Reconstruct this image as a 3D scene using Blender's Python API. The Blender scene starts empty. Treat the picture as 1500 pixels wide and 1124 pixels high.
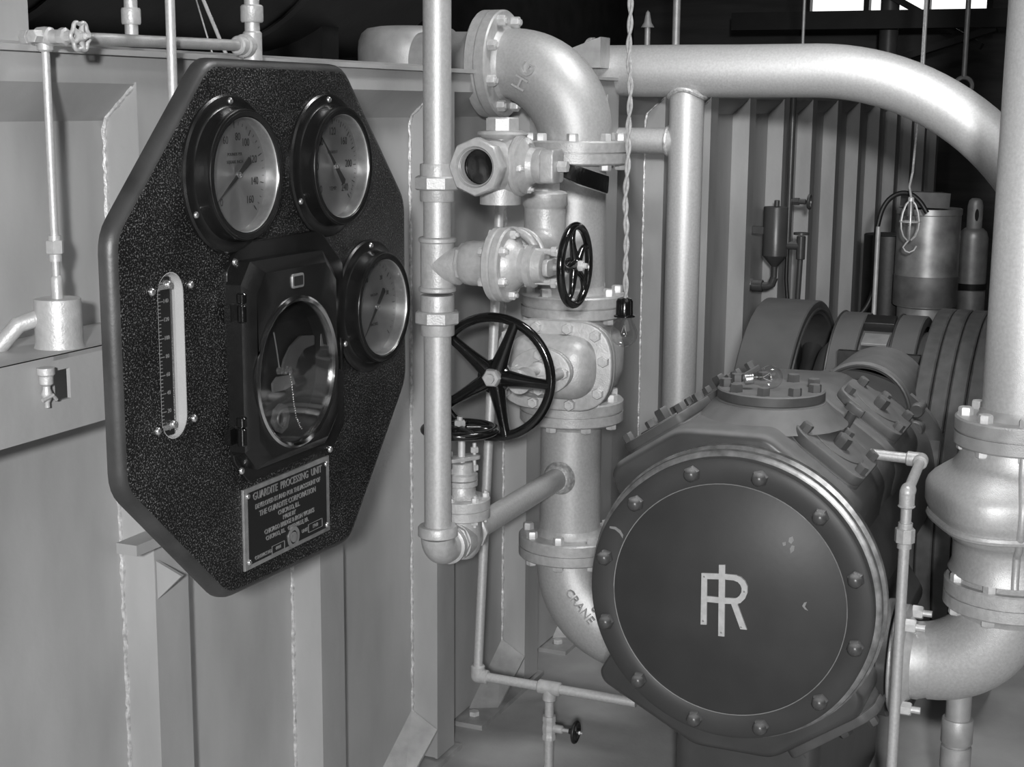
import bpy, bmesh, math, random
from mathutils import Vector, Matrix
from math import pi, sin, cos, radians as R_
random.seed(7)
SC = bpy.context.scene; COL = SC.collection
V = Vector
# ---------------------------------------------------------------- camera model (world: X along chamber wall, -Y towards viewer side, Z up)
FPX, CX, CY = 2201.6, 750.0, 562.0
_xc = V((974, 402, -FPX)).normalized(); _zc = V((90, 11838, FPX)).normalized(); _yc = _zc.cross(_xc).normalized()
RC = Matrix((_xc, _yc, _zc))            # rows: world axes in camera coords  -> world = RC @ cam
CAM = V((0, 0, 1.77))
def at(x, y, X=None, Y=None, Z=None, D=None):
    r = RC @ V((x - CX, CY - y, -FPX))
    if X is not None: t = X / r.x
    elif Y is not None: t = Y / r.y
    elif Z is not None: t = (Z - CAM.z) / r.z
    else: t = D / FPX
    return CAM + r * t
EX, EY, EZ = V((1,0,0)), V((0,1,0)), V((0,0,1))
def frame(o, axis, up=None):
    """matrix whose local Z is axis; local Y is as close to 'up' as possible"""
    z = V(axis).normalized()
    u = V(up) if up is not None else (EZ if abs(z.z) < .9 else EX)
    x = u.cross(z).normalized(); y = z.cross(x).normalized()
    m = Matrix((x, y, z)).transposed().to_4x4(); m.translation = V(o); return m
# ---------------------------------------------------------------- mesh builder
class MB:
    def __init__(s): s.v = []; s.f = []
    def add(s, vs, fs, M=None):
        b = len(s.v)
        s.v += [ (M @ V(p)) if M is not None else V(p) for p in vs]
        s.f += [tuple(i + b for i in f) for f in fs]; return s
    def lathe(s, prof, o=(0,0,0), axis=(0,0,1), up=None, seg=32, sy=1.0, a0=0.0):
        """prof: list of (radius, height); r=0 at ends closes"""
        M = frame(o, axis, up); vs = []; fs = []; rows = []
        for r, h in prof:
            if r <= 1e-7: rows.append([len(vs)]); vs.append((0, 0, h))
            else:
                rows.append(list(range(len(vs), len(vs) + seg)))
                for i in range(seg):
                    a = a0 + 2*pi*i/seg; vs.append((r*cos(a), r*sin(a)*sy, h))
        for A, B in zip(rows, rows[1:]):
            if len(A) == 1 and len(B) == 1: continue
            if len(A) == 1:
                for i in range(seg): fs.append((A[0], B[i], B[(i+1) % seg]))
            elif len(B) == 1:
                for i in range(seg): fs.append((A[i], B[0], A[(i+1) % seg])[::1])
            else:
                for i in range(seg):
                    j = (i+1) % seg; fs.append((A[i], A[j], B[j], B[i]))
        return s.add(vs, fs, M)
    def cyl(s, p0, p1, r, r1=None, seg=24, cap=True):
        p0, p1 = V(p0), V(p1); L = (p1-p0).length; r1 = r if r1 is None else r1
        pr = [(r, 0), (r1, L)]
        if cap: pr = [(0, 0)] + pr + [(0, L)]
        return s.lathe(pr, p0, p1-p0, seg=seg)
    def cylb(s, p0, p1, r, b=.003, seg=28):
        p0, p1 = V(p0), V(p1); L = (p1-p0).length
        return s.lathe([(0,0),(r-b,0),(r,b),(r,L-b),(r-b,L),(0,L)], p0, p1-p0, seg=seg)
    def hexa(s, p0, p1, r, b=.12, n=6, a0=0, up=None):
        p0, p1 = V(p0), V(p1); L = (p1-p0).length; c = r*b
        return s.lathe([(0,0),(r-c,0),(r,c*.8),(r,L-c*.8),(r-c,L),(0,L)], p0, p1-p0, seg=n, a0=a0, up=up)
    def tube(s, pts, r, seg=16, closed=False, cap=True, rs=None):
        pts = [V(p) for p in pts]; n = len(pts); rings = []; vs = []; fs = []
        up = None
        for i, p in enumerate(pts):
            if closed: t = pts[(i+1) % n] - pts[i-1]
            else: t = pts[min(i+1, n-1)] - pts[max(i-1, 0)]
            t.normalize()
            if up is None: up = t.orthogonal().normalized()
            up = (up - t*up.dot(t)).normalized(); side = t.cross(up)
            rr = rs[i] if rs else r
            rings.append(len(vs))
            for k in range(seg):
                a = 2*pi*k/seg; vs.append(p + up*(rr*cos(a)) + side*(rr*sin(a)))
        m = n if closed else n-1
        off = 0
        if closed:   # align last ring to first
            best = 1e9
            for o in range(seg):
                d = (vs[rings[0]+o] - vs[rings[-1]]).length
                if d < best: best = d; off = o
        for i in range(m):
            a = rings[i]; b = rings[(i+1) % n]; o = off if (closed and i == n-1) else 0
            for k in range(seg):
                k2 = (k+1) % seg
                fs.append((a+k, a+k2, b+(k2+o) % seg, b+(k+o) % seg))
        if cap and not closed:
            fs.append(tuple(range(rings[0], rings[0]+seg))[::-1]); fs.append(tuple(range(rings[-1], rings[-1]+seg)))
        return s.add(vs, fs)
    def box(s, c, sz, M=None):
        x, y, z = [q/2 for q in sz]; c = V(c)
        vs = [c + V((i, j, k)) for i in (-x, x) for j in (-y, y) for k in (-z, z)]
        return s.add(vs, [(0,1,3,2),(4,6,7,5),(0,4,5,1),(2,3,7,6),(0,2,6,4),(1,5,7,3)], M)
    def bb(s, a, b):
        a, b = V(a), V(b); return s.box((a+b)/2, [abs(q) for q in (b-a)])
    def bar(s, p0, p1, w, t, up=None):
        p0, p1 = V(p0), V(p1); M = frame(p0, p1-p0, up); L = (p1-p0).length
        return s.box((0, 0, L/2), (w, t, L), M)
    def prism(s, poly, M, h0, h1, bev=0.0, bev2=None):
        """poly: convex-ish CCW list in local XY; extrude along local Z with optional edge rounding on the h1 side (bev) and h0 side (bev2)"""
        if sum(poly[i][0]*poly[(i+1)%len(poly)][1]-poly[(i+1)%len(poly)][0]*poly[i][1] for i in range(len(poly))) < 0: poly = poly[::-1]
        n = len(poly); rows = []; bev2 = 0 if bev2 is None else bev2
        def inset(d):
            out = []
            for i in range(n):
                p0, p, p1 = V(poly[i-1]), V(poly[i]), V(poly[(i+1) % n])
                a = (p-p0).normalized(); b = (p1-p).normalized()
                na = V((-a.y, a.x)); nb = V((-b.y, b.x)); m = (na+nb)
                if m.length < 1e-6: m = na
                m.normalize(); k = d/max(.35, m.dot(na)); out.append(p + m*k)
            return out
        lv = []
        if bev2:
            for k in range(4): a = pi/2*k/3; lv.append((bev2*(1-sin(a)), h0 + (1 if h1 > h0 else -1)*bev2*(1-cos(a))))
        else: lv.append((0, h0))
        if bev:
            for k in range(4): a = pi/2*k/3; lv.append((bev*(1-cos(a)), h1 - (1 if h1 > h0 else -1)*bev*(1-sin(a))))
        else: lv.append((0, h1))
        vs = []; 
        for d, h in lv:
            rows.append(len(vs)); q = inset(d) if d else [V(p) for p in poly]
            vs += [(p.x, p.y, h) for p in q]
        fs = [tuple(range(rows[0], rows[0]+n))[::-1], tuple(range(rows[-1], rows[-1]+n))]
        for a, b in zip(rows, rows[1:]):
            for i in range(n): j = (i+1) % n; fs.append((a+i, a+j, b+j, b+i))
        return s.add(vs, fs, M)
    def sphere(s, c, r, seg=24, ring=14, sc=(1,1,1), axis=(0,0,1)):
        pr = [(0 if i in (0, ring) else r*sin(pi*i/ring)*sc[0], -r*cos(pi*i/ring)*sc[2]) for i in range(ring+1)]
        return s.lathe(pr, c, axis, seg=seg)
    def torus(s, c, axis, R, r, seg=48, rs=14, sy=1.0):
        M = frame(c, axis); pts = [M @ V((R*cos(2*pi*i/seg), R*sin(2*pi*i/seg)*sy, 0)) for i in range(seg)]
        return s.tube(pts, r, seg=rs, closed=True)
def mesh(name, mb, mat, smooth=38):
    me = bpy.data.meshes.new(name); me.from_pydata([tuple(p) for p in mb.v], [], mb.f)
    bm = bmesh.new(); bm.from_mesh(me); bmesh.ops.remove_doubles(bm, verts=bm.verts, dist=1e-6)
    bmesh.ops.recalc_face_normals(bm, faces=bm.faces); bm.to_mesh(me); bm.free()
    for p in me.polygons: p.use_smooth = True
    me.set_sharp_from_angle(angle=R_(smooth))
    if mat: me.materials.append(mat)
    return me
class Thing:
    def __init__(s, name, label, cat, o, group=None, kind=None):
        s.o = V(o); e = bpy.data.objects.new(name, None); COL.objects.link(e); e.location = s.o
        e.empty_display_size = .05; s.e = e; e['label'] = label; e['category'] = cat
        if group: e['group'] = group
        if kind: e['kind'] = kind
    def part(s, name, mb, mat, parent=None, label=None, smooth=38, kind=None):
        for i, p in enumerate(mb.v): mb.v[i] = p - s.o
        o = bpy.data.objects.new(name, mesh(name, mb, mat, smooth)); COL.objects.link(o); o.parent = parent or s.e
        if label: o['label'] = label
        if kind: o['kind'] = kind
        return o
    def inst(s, name, me, M, parent=None, label=None):
        o = bpy.data.objects.new(name, me); COL.objects.link(o); o.parent = parent or s.e
        o.matrix_local = Matrix.Translation(-s.o) @ M
        if label: o['label'] = label
        return o
def solo(name, mb, mat, label, cat, o, group=None, smooth=38):
    o = V(o)
    for i, p in enumerate(mb.v): mb.v[i] = p - o
    ob = bpy.data.objects.new(name, mesh(name, mb, mat, smooth)); COL.objects.link(ob); ob.location = o
    ob['label'] = label; ob['category'] = cat
    if group: ob['group'] = group
    return ob
def struct(name, mb, mat, smooth=30, label=None):
    ob = bpy.data.objects.new(name, mesh(name, mb, mat, smooth)); COL.objects.link(ob); ob['kind'] = 'structure'
    ob['label'] = label or name.replace('_', ' '); ob['category'] = name.split('_')[0]
    return ob
# ---------------------------------------------------------------- materials
def grey(v): return (v, v, v, 1)
def mat(name, base, metal=0.0, rough=.5, var=0.0, vs=20, bump=0.0, bs=80, spec=.5, rvar=0.0, coat=0.0, wear=0.0, aniso=0.0, dist=.002, stretch=None):
    m = bpy.data.materials.new(name); m.use_nodes = True; nt = m.node_tree; N = nt.nodes; L = nt.links
    p = N['Principled BSDF']; p.inputs['Metallic'].default_value = metal; p.inputs['Roughness'].default_value = rough
    p.inputs['Base Color'].default_value = grey(base); p.inputs['Specular IOR Level'].default_value = spec
    p.inputs['Coat Weight'].default_value = coat; p.inputs['Coat Roughness'].default_value = .08
    tc = N.new('ShaderNodeTexCoord'); mp = N.new('ShaderNodeMapping'); L.new(tc.outputs['Object'], mp.inputs[0])
    if stretch: mp.inputs['Scale'].default_value = stretch
    if var:
        n1 = N.new('ShaderNodeTexNoise'); n1.inputs['Scale'].default_value = vs; n1.inputs['Detail'].default_value = 6; L.new(mp.outputs[0], n1.inputs['Vector'])
        r = N.new('ShaderNodeMapRange'); r.inputs['From Min'].default_value = .3; r.inputs['From Max'].default_value = .7
        r.inputs['To Min'].default_value = base*(1-var); r.inputs['To Max'].default_value = base*(1+var)
        L.new(n1.outputs[0], r.inputs[0]); out = r.outputs[0]
        if wear:
            n2 = N.new('ShaderNodeTexNoise'); n2.inputs['Scale'].default_value = vs*2.3; n2.inputs['Detail'].default_value = 9; n2.inputs['Roughness'].default_value = .7
            L.new(tc.outputs['Object'], n2.inputs['Vector'])
            r2 = N.new('ShaderNodeMapRange'); r2.inputs['From Min'].default_value = .66; r2.inputs['From Max'].default_value = .74; r2.inputs['To Max'].default_value = wear
            L.new(n2.outputs[0], r2.inputs[0]); ad = N.new('ShaderNodeMath'); ad.operation = 'ADD'; L.new(out, ad.inputs[0]); L.new(r2.outputs[0], ad.inputs[1]); out = ad.outputs[0]
        L.new(out, p.inputs['Base Color'])
        if rvar:
            r3 = N.new('ShaderNodeMapRange'); r3.inputs['To Min'].default_value = max(.03, rough-rvar); r3.inputs['To Max'].default_value = rough+rvar
            L.new(n1.outputs[0], r3.inputs[0]); L.new(r3.outputs[0], p.inputs['Roughness'])
    if bump:
        n3 = N.new('ShaderNodeTexNoise'); n3.inputs['Scale'].default_value = bs; n3.inputs['Detail'].default_value = 4; L.new(tc.outputs['Object'], n3.inputs['Vector'])
        b = N.new('ShaderNodeBump'); b.inputs['Strength'].default_value = bump; b.inputs['Distance'].default_value = dist; L.new(n3.outputs[0], b.inputs['Height']); L.new(b.outputs[0], p.inputs['Normal'])
    return m
M_ = {}
M_['alum'] = mat('aluminium_paint', .50, .38, .44, .09, 150, .3, 500, rvar=.03)
M_['alumd'] = mat('aluminium_paint_dull', .38, .35, .46, .14, 25, .25, 350, rvar=.05)
M_['cast'] = mat('painted_cast_metal', .46, .28, .45, .10, 70, .35, 240, rvar=.03)
M_['wallp'] = mat('chamber_paint', .36, .12, .48, .15, 6, .22, 70, rvar=.06, stretch=(1,1,.35))
M_['weld'] = mat('weld_metal', .5, .4, .45, .35, 90, .8, 160)
M_['dkgrey'] = mat('machine_enamel', .050, 0, .34, .18, 9, .2, 40, rvar=.06, wear=.015)
M_['cover'] = mat('cover_enamel', .040, 0, .48, .14, 7, .10, 60, rvar=.05, wear=.02, spec=.35)
M_['dusty'] = mat('dusty_enamel', .065, 0, .55, .25, 14, .2, 60)
M_['rim'] = mat('worn_machined_rim', .20, .5, .34, .4, 40, .1, 60)
M_['belt'] = mat('rubber_belt', .055, 0, .62, .25, 30)
M_['blk'] = mat('black_enamel', .006, 0, .16, .2, 20, .25, 90, coat=.4)
M_['blkm'] = mat('black_matt', .012, 0, .45, .3, 20, .2, 60)
M_['tank'] = mat('black_tank_paint', .010, 0, .42, .5, 8, .2, 40)
M_['steel'] = mat('bright_steel', .60, .9, .25, .08, 50)
M_['bolt'] = mat('bolt_paint', .60, .3, .42, .12, 90)
M_['dbolt'] = mat('dark_bolt_enamel', .065, 0, .34, .25, 60)
M_['chrome'] = mat('polished_ring', .75, 1, .14)
M_['wirew'] = mat('white_cord', .36, 0, .7, .25, 120)
M_['floor'] = mat('concrete_floor', .30, 0, .6, .28, 3, .3, 90, rvar=.1, wear=.02)
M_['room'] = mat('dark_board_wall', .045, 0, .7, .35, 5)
M_['beamm'] = mat('dark_steelwork', .015, 0, .6, .3, 8)
M_['drum'] = mat('galvanised_drum', .34, .5, .42, .3, 12)
M_['white'] = mat('white_lettering', .62, 0, .5)
M_['black'] = mat('black_lettering', .03, 0, .5)
M_['plate'] = mat('nameplate_field', .010, 0, .4)
M_['platem'] = mat('nameplate_metal', .38, .7, .38, .15, 60)
M_['wood'] = mat('brown_wood', .12, 0, .6, .2, 20)
def glass(name, tint=1.0):
    m = bpy.data.materials.new(name); m.use_nodes = True; nt = m.node_tree; N = nt.nodes; L = nt.links
    for n in list(N): N.remove(n)
    o = N.new('ShaderNodeOutputMaterial'); t = N.new('ShaderNodeBsdfTransparent'); g = N.new('ShaderNodeBsdfGlossy'); x = N.new('ShaderNodeMixShader'); fr = N.new('ShaderNodeLayerWeight'); pw = N.new('ShaderNodeMath'); pw.operation = 'POWER'; pw.inputs[1].default_value = 3.6; mr_ = N.new('ShaderNodeMapRange'); mr_.inputs['To Min'].default_value = .07; mr_.inputs['To Max'].default_value = .9
    t.inputs[0].default_value = grey(tint); g.inputs['Roughness'].default_value = .03; 
    L.new(fr.outputs['Facing'], pw.inputs[0]); L.new(pw.outputs[0], mr_.inputs[0]); L.new(mr_.outputs[0], x.inputs[0]); L.new(t.outputs[0], x.inputs[1]); L.new(g.outputs[0], x.inputs[2]); L.new(x.outputs[0], o.inputs[0]); return m
M_['glass'] = glass('clear_glass', .97)
def crinkle():
    m = mat('crinkle_black_finish', .012, 0, .34, .0, spec=.4); nt = m.node_tree; N = nt.nodes; L = nt.links; p = N['Principled BSDF']
    tc = N['Texture Coordinate']
    v = N.new('ShaderNodeTexNoise'); v.inputs['Scale'].default_value = 350; v.inputs['Detail'].default_value = 3; L.new(tc.outputs['Object'], v.inputs['Vector'])
    r = N.new('ShaderNodeMapRange'); r.inputs['From Min'].default_value = .54; r.inputs['From Max'].default_value = .66; r.inputs['To Min'].default_value = .006; r.inputs['To Max'].default_value = .125  # pale specks put the sparkle of the finish into the base colour
    L.new(v.outputs[0], r.inputs[0])
    v2 = N.new('ShaderNodeTexNoise'); v2.inputs['Scale'].default_value = 9; L.new(tc.outputs['Object'], v2.inputs['Vector'])
    r2 = N.new('ShaderNodeMapRange'); r2.inputs['From Min'].default_value = .3; r2.inputs['From Max'].default_value = .7; r2.inputs['To Min'].default_value = .6; r2.inputs['To Max'].default_value = 1.3; L.new(v2.outputs[0], r2.inputs[0])
    mu = N.new('ShaderNodeMath'); mu.operation = 'MULTIPLY'; L.new(r.outputs[0], mu.inputs[0]); L.new(r2.outputs[0], mu.inputs[1]); L.new(mu.outputs[0], p.inputs['Base Color'])
    b = N.new('ShaderNodeBump'); b.inputs['Strength'].default_value = .7; b.inputs['Distance'].default_value = .002; L.new(v.outputs[0], b.inputs['Height']); L.new(b.outputs[0], p.inputs['Normal'])
    return m
M_['crinkle'] = crinkle()
def dialmat():
    m = mat('spun_metal_dial', .42, .8, .33); nt = m.node_tree; N = nt.nodes; L = nt.links; p = N['Principled BSDF']
    p.inputs['Anisotropic'].default_value = .85; p.inputs['Anisotropic Rotation'].default_value = .25
    tg = N.new('ShaderNodeTangent'); tg.direction_type = 'RADIAL'; tg.axis = 'Z'; L.new(tg.outputs[0], p.inputs['Tangent']); return m
M_['dial'] = dialmat()
def dust(m, amount, lo=.35, hi=.85, val=.20, seed=0):
    '''settled dust lying on the upward faces of machinery'''
    nt = m.node_tree; N = nt.nodes; L = nt.links; p = N['Principled BSDF']; src = p.inputs['Base Color'].links[0].from_socket
    g = N.new('ShaderNodeNewGeometry'); sp = N.new('ShaderNodeSeparateXYZ'); L.new(g.outputs['Normal'], sp.inputs[0])
    r = N.new('ShaderNodeMapRange'); r.interpolation_type = 'SMOOTHSTEP'; r.inputs['From Min'].default_value = lo; r.inputs['From Max'].default_value = hi; L.new(sp.outputs['Z'], r.inputs[0])
    n = N.new('ShaderNodeTexNoise'); n.inputs['Scale'].default_value = 22; n.inputs['Detail'].default_value = 7; tc = N['Texture Coordinate']; L.new(tc.outputs['Object'], n.inputs['Vector'])
    r2 = N.new('ShaderNodeMapRange'); r2.inputs['From Min'].default_value = .3; r2.inputs['From Max'].default_value = .7; r2.inputs['To Min'].default_value = amount*.65; r2.inputs['To Max'].default_value = amount; L.new(n.outputs[0], r2.inputs[0])
    mu = N.new('ShaderNodeMath'); mu.operation = 'MULTIPLY'; L.new(r.outputs[0], mu.inputs[0]); L.new(r2.outputs[0], mu.inputs[1])
    mx = N.new('ShaderNodeMix'); mx.data_type = 'RGBA'; L.new(mu.outputs[0], mx.inputs[0]); L.new(src, mx.inputs[6]); mx.inputs[7].default_value = grey(val); L.new(mx.outputs[2], p.inputs['Base Color'])
    rr = N.new('ShaderNodeMapRange'); rr.inputs['To Min'].default_value = p.inputs['Roughness'].default_value; rr.inputs['To Max'].default_value = .75; L.new(mu.outputs[0], rr.inputs[0]); L.new(rr.outputs[0], p.inputs['Roughness'])
M_['primer'] = mat('dark_flat_enamel', .058, 0, .55, .2, 9, .2, 60); M_['primer2'] = mat('dark_shaded_enamel', .035, 0, .42, .2, 9, .2, 60)  # second enamel is a darker copy with shade put into its colour
for k_ in ('dkgrey', 'dusty', 'dbolt'): dust(M_[k_], .9)
dust(M_['primer'], .35, val=.12)
M_['satin'] = mat('satin_black_enamel', .007, 0, .26, .2, 30, .1, 90)
M_['edge'] = mat('board_edge_enamel', .034, 0, .42, .35, 14, .15, 120)
# ---------------------------------------------------------------- hardware
def bolt_mb(r, h, acorn=False, n=6, washer=False):
    b = MB()
    if washer: b.cyl((0,0,0), (0,0,h*.12), r*1.25, seg=16)
    if acorn:
        b.lathe([(0,0),(r*1.0,0),(r*1.02,h*.18),(r*.98,h*.42),(r*.86,h*.55)], seg=6)
        b.lathe([(r*.86,h*.5),(r*.80,h*.7),(r*.6,h*.9),(r*.3,h*1.0),(0,h*1.03)], seg=16)
    else:
        b.lathe([(0,0),(r,0),(r,h*.82),(r*.88,h),(0,h)], seg=n)
    return b
_bc = {}
def bolt_me(r, h, m, acorn=False, n=6, washer=False, stud=0):
    k = (round(r,5), round(h,5), m, acorn, n, washer, stud)
    if k not in _bc:
        b = bolt_mb(r, h, acorn, n, washer)
        if stud: b.cyl((0,0,h*.9), (0,0,h+stud), r*.5, seg=12)
        _bc[k] = mesh('bolt', b, M_[m], 30)
    return _bc[k]
def ring_bolts(T, c, axis, Rb, n, r, h, m='bolt', ph=0, acorn=False, both=0, parent=None, name='bolt', stud=0, up=None, jitter=True):
    """n bolts on a circle; both = flange thickness -> nuts on the back as well"""
    F = frame(c, axis, up)
    for i in range(n):
        a = ph + 2*pi*i/n; p = V((Rb*cos(a), Rb*sin(a), 0)); rz = Matrix.Rotation(random.uniform(0, 1) if jitter else 0, 4, 'Z')
        T.inst(name, bolt_me(r, h, m, acorn, stud=stud), F @ Matrix.Translation(p) @ rz, parent)
        if both:
            T.inst('nut', bolt_me(r, h*.8, m, stud=stud), F @ Matrix.Translation(p - V((0,0,both))) @ Matrix.Rotation(pi, 4, 'X') @ rz, parent)
def flange_prof(rp, rf, t, gap=True):
    """a pair of mating flanges, total thickness t, centred on h=0"""
    g = .0022; h = t/2
    p = [(0,-h-.02),(rp,-h-.02),(rp*1.05,-h-.008),(rp*1.12,-h),(rf-.004,-h),(rf,-h+.004),(rf,-g),(rf-.006,-g),(rf-.006,g),(rf,g),(rf,h-.004),(rf-.004,h),(rp*1.12,h),(rp*1.05,h+.008),(rp,h+.02),(0,h+.02)]
    return p
def arc(c, a, b, Rr, a0, a1, n=12):
    """points c + R(cos t a + sin t b)"""
    c, a, b = V(c), V(a), V(b)
    return [c + a*(Rr*cos(a0+(a1-a0)*i/n)) + b*(Rr*sin(a0+(a1-a0)*i/n)) for i in range(n+1)]
def handwheel(T, c, axis, Rw, rr, spokes, hubr, m='blk', ph=0, up=None, curved=0.0, parent=None, dish=0.0, nutm='bolt', nutr=None, sw=.010, lobes=False):
    F = frame(c, axis, up); b = MB(); n = 60
    if lobes:
        pts = [F @ V(((Rw*(1+.10*cos(6*2*pi*i/n)))*cos(2*pi*i/n), (Rw*(1+.10*cos(6*2*pi*i/n)))*sin(2*pi*i/n), 0)) for i in range(n)]
    else: pts = [F @ V((Rw*cos(2*pi*i/n), Rw*sin(2*pi*i/n), 0)) for i in range(n)]
    b.tube(pts, rr, seg=14, closed=True)
    rim = T.part('handwheel', b, M_[m], parent)
    for i in range(spokes):
        a = ph + 2*pi*i/spokes; s = MB(); q = []; rs = []
        for k in range(9):
            t = k/8; rad = hubr*.6 + (Rw - hubr*.6)*t
            an = a + curved*sin(pi*t); q.append(F @ V((rad*cos(an), rad*sin(an), -dish*(1-t)**1.5)))
            rs.append(sw*(1.6 - 1.2*t + .55*t*t*t))
        s.tube(q, .01, seg=10, rs=rs); T.part('spoke', s, M_[m], rim)
    h = MB(); h.lathe([(0,-.018),(hubr*.9,-.018),(hubr,-.012),(hubr,.004),(hubr*.8,.009),(0,.009)], F @ V((0,0,-dish)), F.col[2].xyz, seg=24)
    T.part('hub', h, M_[m], rim)
    nr = nutr or hubr*.5; nb = MB(); nb.lathe([(0,0),(nr,0),(nr,nr*.8),(nr*.85,nr),(0,nr)], F @ V((0,0,-dish+.008)), F.col[2].xyz, seg=6)
    nb.cyl(F @ V((0,0,-dish+.01)), F @ V((0,0,-dish+.012+nr*1.3)), nr*.5, seg=12)
    T.part('wheel_nut', nb, M_[nutm], rim)
    return rim
def text_mb(txt, M, size, depth=.0006, align='CENTER', sx=1.0, bold=0.0):
    c = bpy.data.curves.new('lettering', 'FONT'); c.body = txt; c.size = size; c.extrude = depth; c.align_x = align; c.align_y = 'CENTER'; c.offset = bold; c.resolution_u = 3
    o = bpy.data.objects.new('lettering', c); COL.objects.link(o); bpy.context.view_layer.update()
    me = bpy.data.meshes.new_from_object(o); b = MB(); S = Matrix.Diagonal((sx, 1, 1, 1))
    b.add([tuple(v.co) for v in me.vertices], [tuple(p.vertices) for p in me.polygons], M @ S)
    bpy.data.objects.remove(o); bpy.data.curves.remove(c); bpy.data.meshes.remove(me); return b
def merge(*mbs):
    o = MB()
    for m in mbs: o.add(m.v, m.f)
    return o
def rpoly(pts, r, n=5):
    """round the corners of a polygon"""
    out = []; N = len(pts)
    for i in range(N):
        p0, p, p1 = V(pts[i-1]), V(pts[i]), V(pts[(i+1) % N]); a = (p0-p); b = (p1-p)
        d = min(r, a.length*.45, b.length*.45); s = p + a.normalized()*d; e = p + b.normalized()*d
        for k in range(n+1):
            t = k/n; out.append(tuple((s*(1-t)**2 + p*(2*t*(1-t)) + e*t*t)))
    return out
# ================================================================ SETTING
XB, XE = 0.6, 12.35; YH, YW = 1.70, 1.776
struct('floor', MB().bb((-3, -4, -.1), (14.7, 5.2, 0)), M_['floor'])
struct('ceiling', MB().bb((-3, -4, 3.9), (14.7, 5.2, 4.0)), M_['room'])
struct('wall_left', MB().bb((-3, 5.0, 0), (14.7, 5.2, 3.9)), M_['room'])
struct('wall_right', MB().bb((-3, -4, 0), (14.7, -3.9, 3.9)), M_['room'])
struct('wall_near', MB().bb((-3, -3.9, 0), (-2.9, 5, 3.9)), M_['room'])
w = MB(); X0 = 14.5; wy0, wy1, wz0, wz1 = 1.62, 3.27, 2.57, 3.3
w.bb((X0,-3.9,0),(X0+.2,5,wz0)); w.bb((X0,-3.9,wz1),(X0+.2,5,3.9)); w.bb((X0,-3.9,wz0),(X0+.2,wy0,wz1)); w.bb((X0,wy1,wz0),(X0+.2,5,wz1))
mw = mat('board_wall_lit', .085, 0, .7, .35, 3, stretch=(1,.3,3)); struct('wall_far', w, mw)  # lighter copy of the board wall, light put into its colour
pane = bpy.data.materials.new('daylit_pane'); pane.use_nodes = True; pb = pane.node_tree.nodes['Principled BSDF']; pb.inputs['Base Color'].default_value = grey(.5)
pb.inputs['Emission Color'].default_value = grey(1); pb.inputs['Emission Strength'].default_value = 1.5
wf = struct('window_1', MB().bb((X0+.1, wy0-.01, wz0-.01), (X0+.12, wy1+.01, wz1+.01)), pane)
fr = MB()
for y in (wy0, (wy0*2+wy1)/3, (wy0+wy1*2)/3, wy1): fr.bb((X0-.03, y-.025, wz0-.05), (X0+.09, y+.025, wz1+.05))
fr.bb((X0-.04, wy0-.06, wz0-.14), (X0+.08, wy1+.06, wz0+.0)); fr.bb((X0-.03, wy0, wz1), (X0+.08, wy1, wz1+.05))
fo = bpy.data.objects.new('window_frame', mesh('window_frame', fr, M_['beamm'])); COL.objects.link(fo); fo.parent = wf
# roof steelwork seen at upper right
T = Thing('roof_truss', 'dark diagonal roof brace crossing under the daylit window', 'roof truss', (12.5, 2.0, 2.0))
p0, p1, p2, p3 = at(1312, 88, X=12.4), at(1425, 52, X=12.4), at(1330, 8, X=12.6), at(1420, 58, X=12.6)
T.part('diagonal_brace', MB().bar(p0, p1 + (p1-p0)*.3, .05, .16, EX), M_['beamm']); T.part('diagonal_brace', MB().bar(p2 + (p2-p3)*.4, p3 + (p3-p2)*.2, .05, .14, EX), M_['beamm'])
a, b = at(1180, 36, X=12.3), at(1500, 45, X=12.3); T.part('tie_beam', MB().bb((12.25, b.y, a.z-.04), (12.35, a.y+.6, a.z+.10)), M_['beamm'])
a = at(1300, 85, X=12.7)
solo('steel_column', merge(MB().cyl((12.7, a.y, 0), (12.7, a.y, 3.9), .075), MB().bb((12.6, a.y-.12, 0), (12.8, a.y+.12, .02))), mat('column_paint', .12, .1, .45, .2, 9), 'dark upright steel column behind the bend of the large pipe', 'column', (12.7, a.y, 0))
def rod(name, x0, y0, x1, y1, X, r, m, lab, cat='rod', eye=False):
    a, b = at(x0, y0, X=X), at(x1, y1, X=X); t = MB(); t.cyl((a.x, b.y, 3.9), b, r, seg=12)
    if eye: t.torus(b - V((0,0,.05)), EX, .045, .012, 24, 8)
    solo(name, t, M_[m], lab, cat, b)
rod('hanger_rod', 1417, 20, 1412, 112, 8.5, .014, 'alumd', 'steel hanger rod ending in an eye above the large bent pipe', 'hanger rod', True)
# ================================================================ CHAMBER
T = Thing('vacuum_chamber', 'long grey painted steel chamber with upright ribs filling the left side', 'chamber', (XB, YW, 0))
prof = [(YW,.02),(YW,1.735),(YH+.004,1.80),(YH+.004,1.848),(YH-.012,1.848),(YH-.012,1.858),(YH+.12,1.858),(YH+.16,1.872),(YH+.5,1.885),(YH+2.6,1.885),(YH+2.6,.02)]
XT = 5.12     # top moulding depth carries the full length
vs = [(XB,y,z) for y,z in prof] + [(XE,y,z) for y,z in prof]; n = len(prof)
b = MB(); b.add(vs, [tuple(range(n))[::-1], tuple(range(n,2*n))] + [(i,(i+1)%n,n+(i+1)%n,n+i) for i in range(n)])
wall = T.part('shell', b, M_['wallp'], smooth=12)
HX = [1.62,2.232,2.835,3.432,4.034,4.69,5.30,5.895,6.50,7.13,7.75,8.375,9.02,9.67,10.32,10.95,11.57,12.2]
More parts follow.
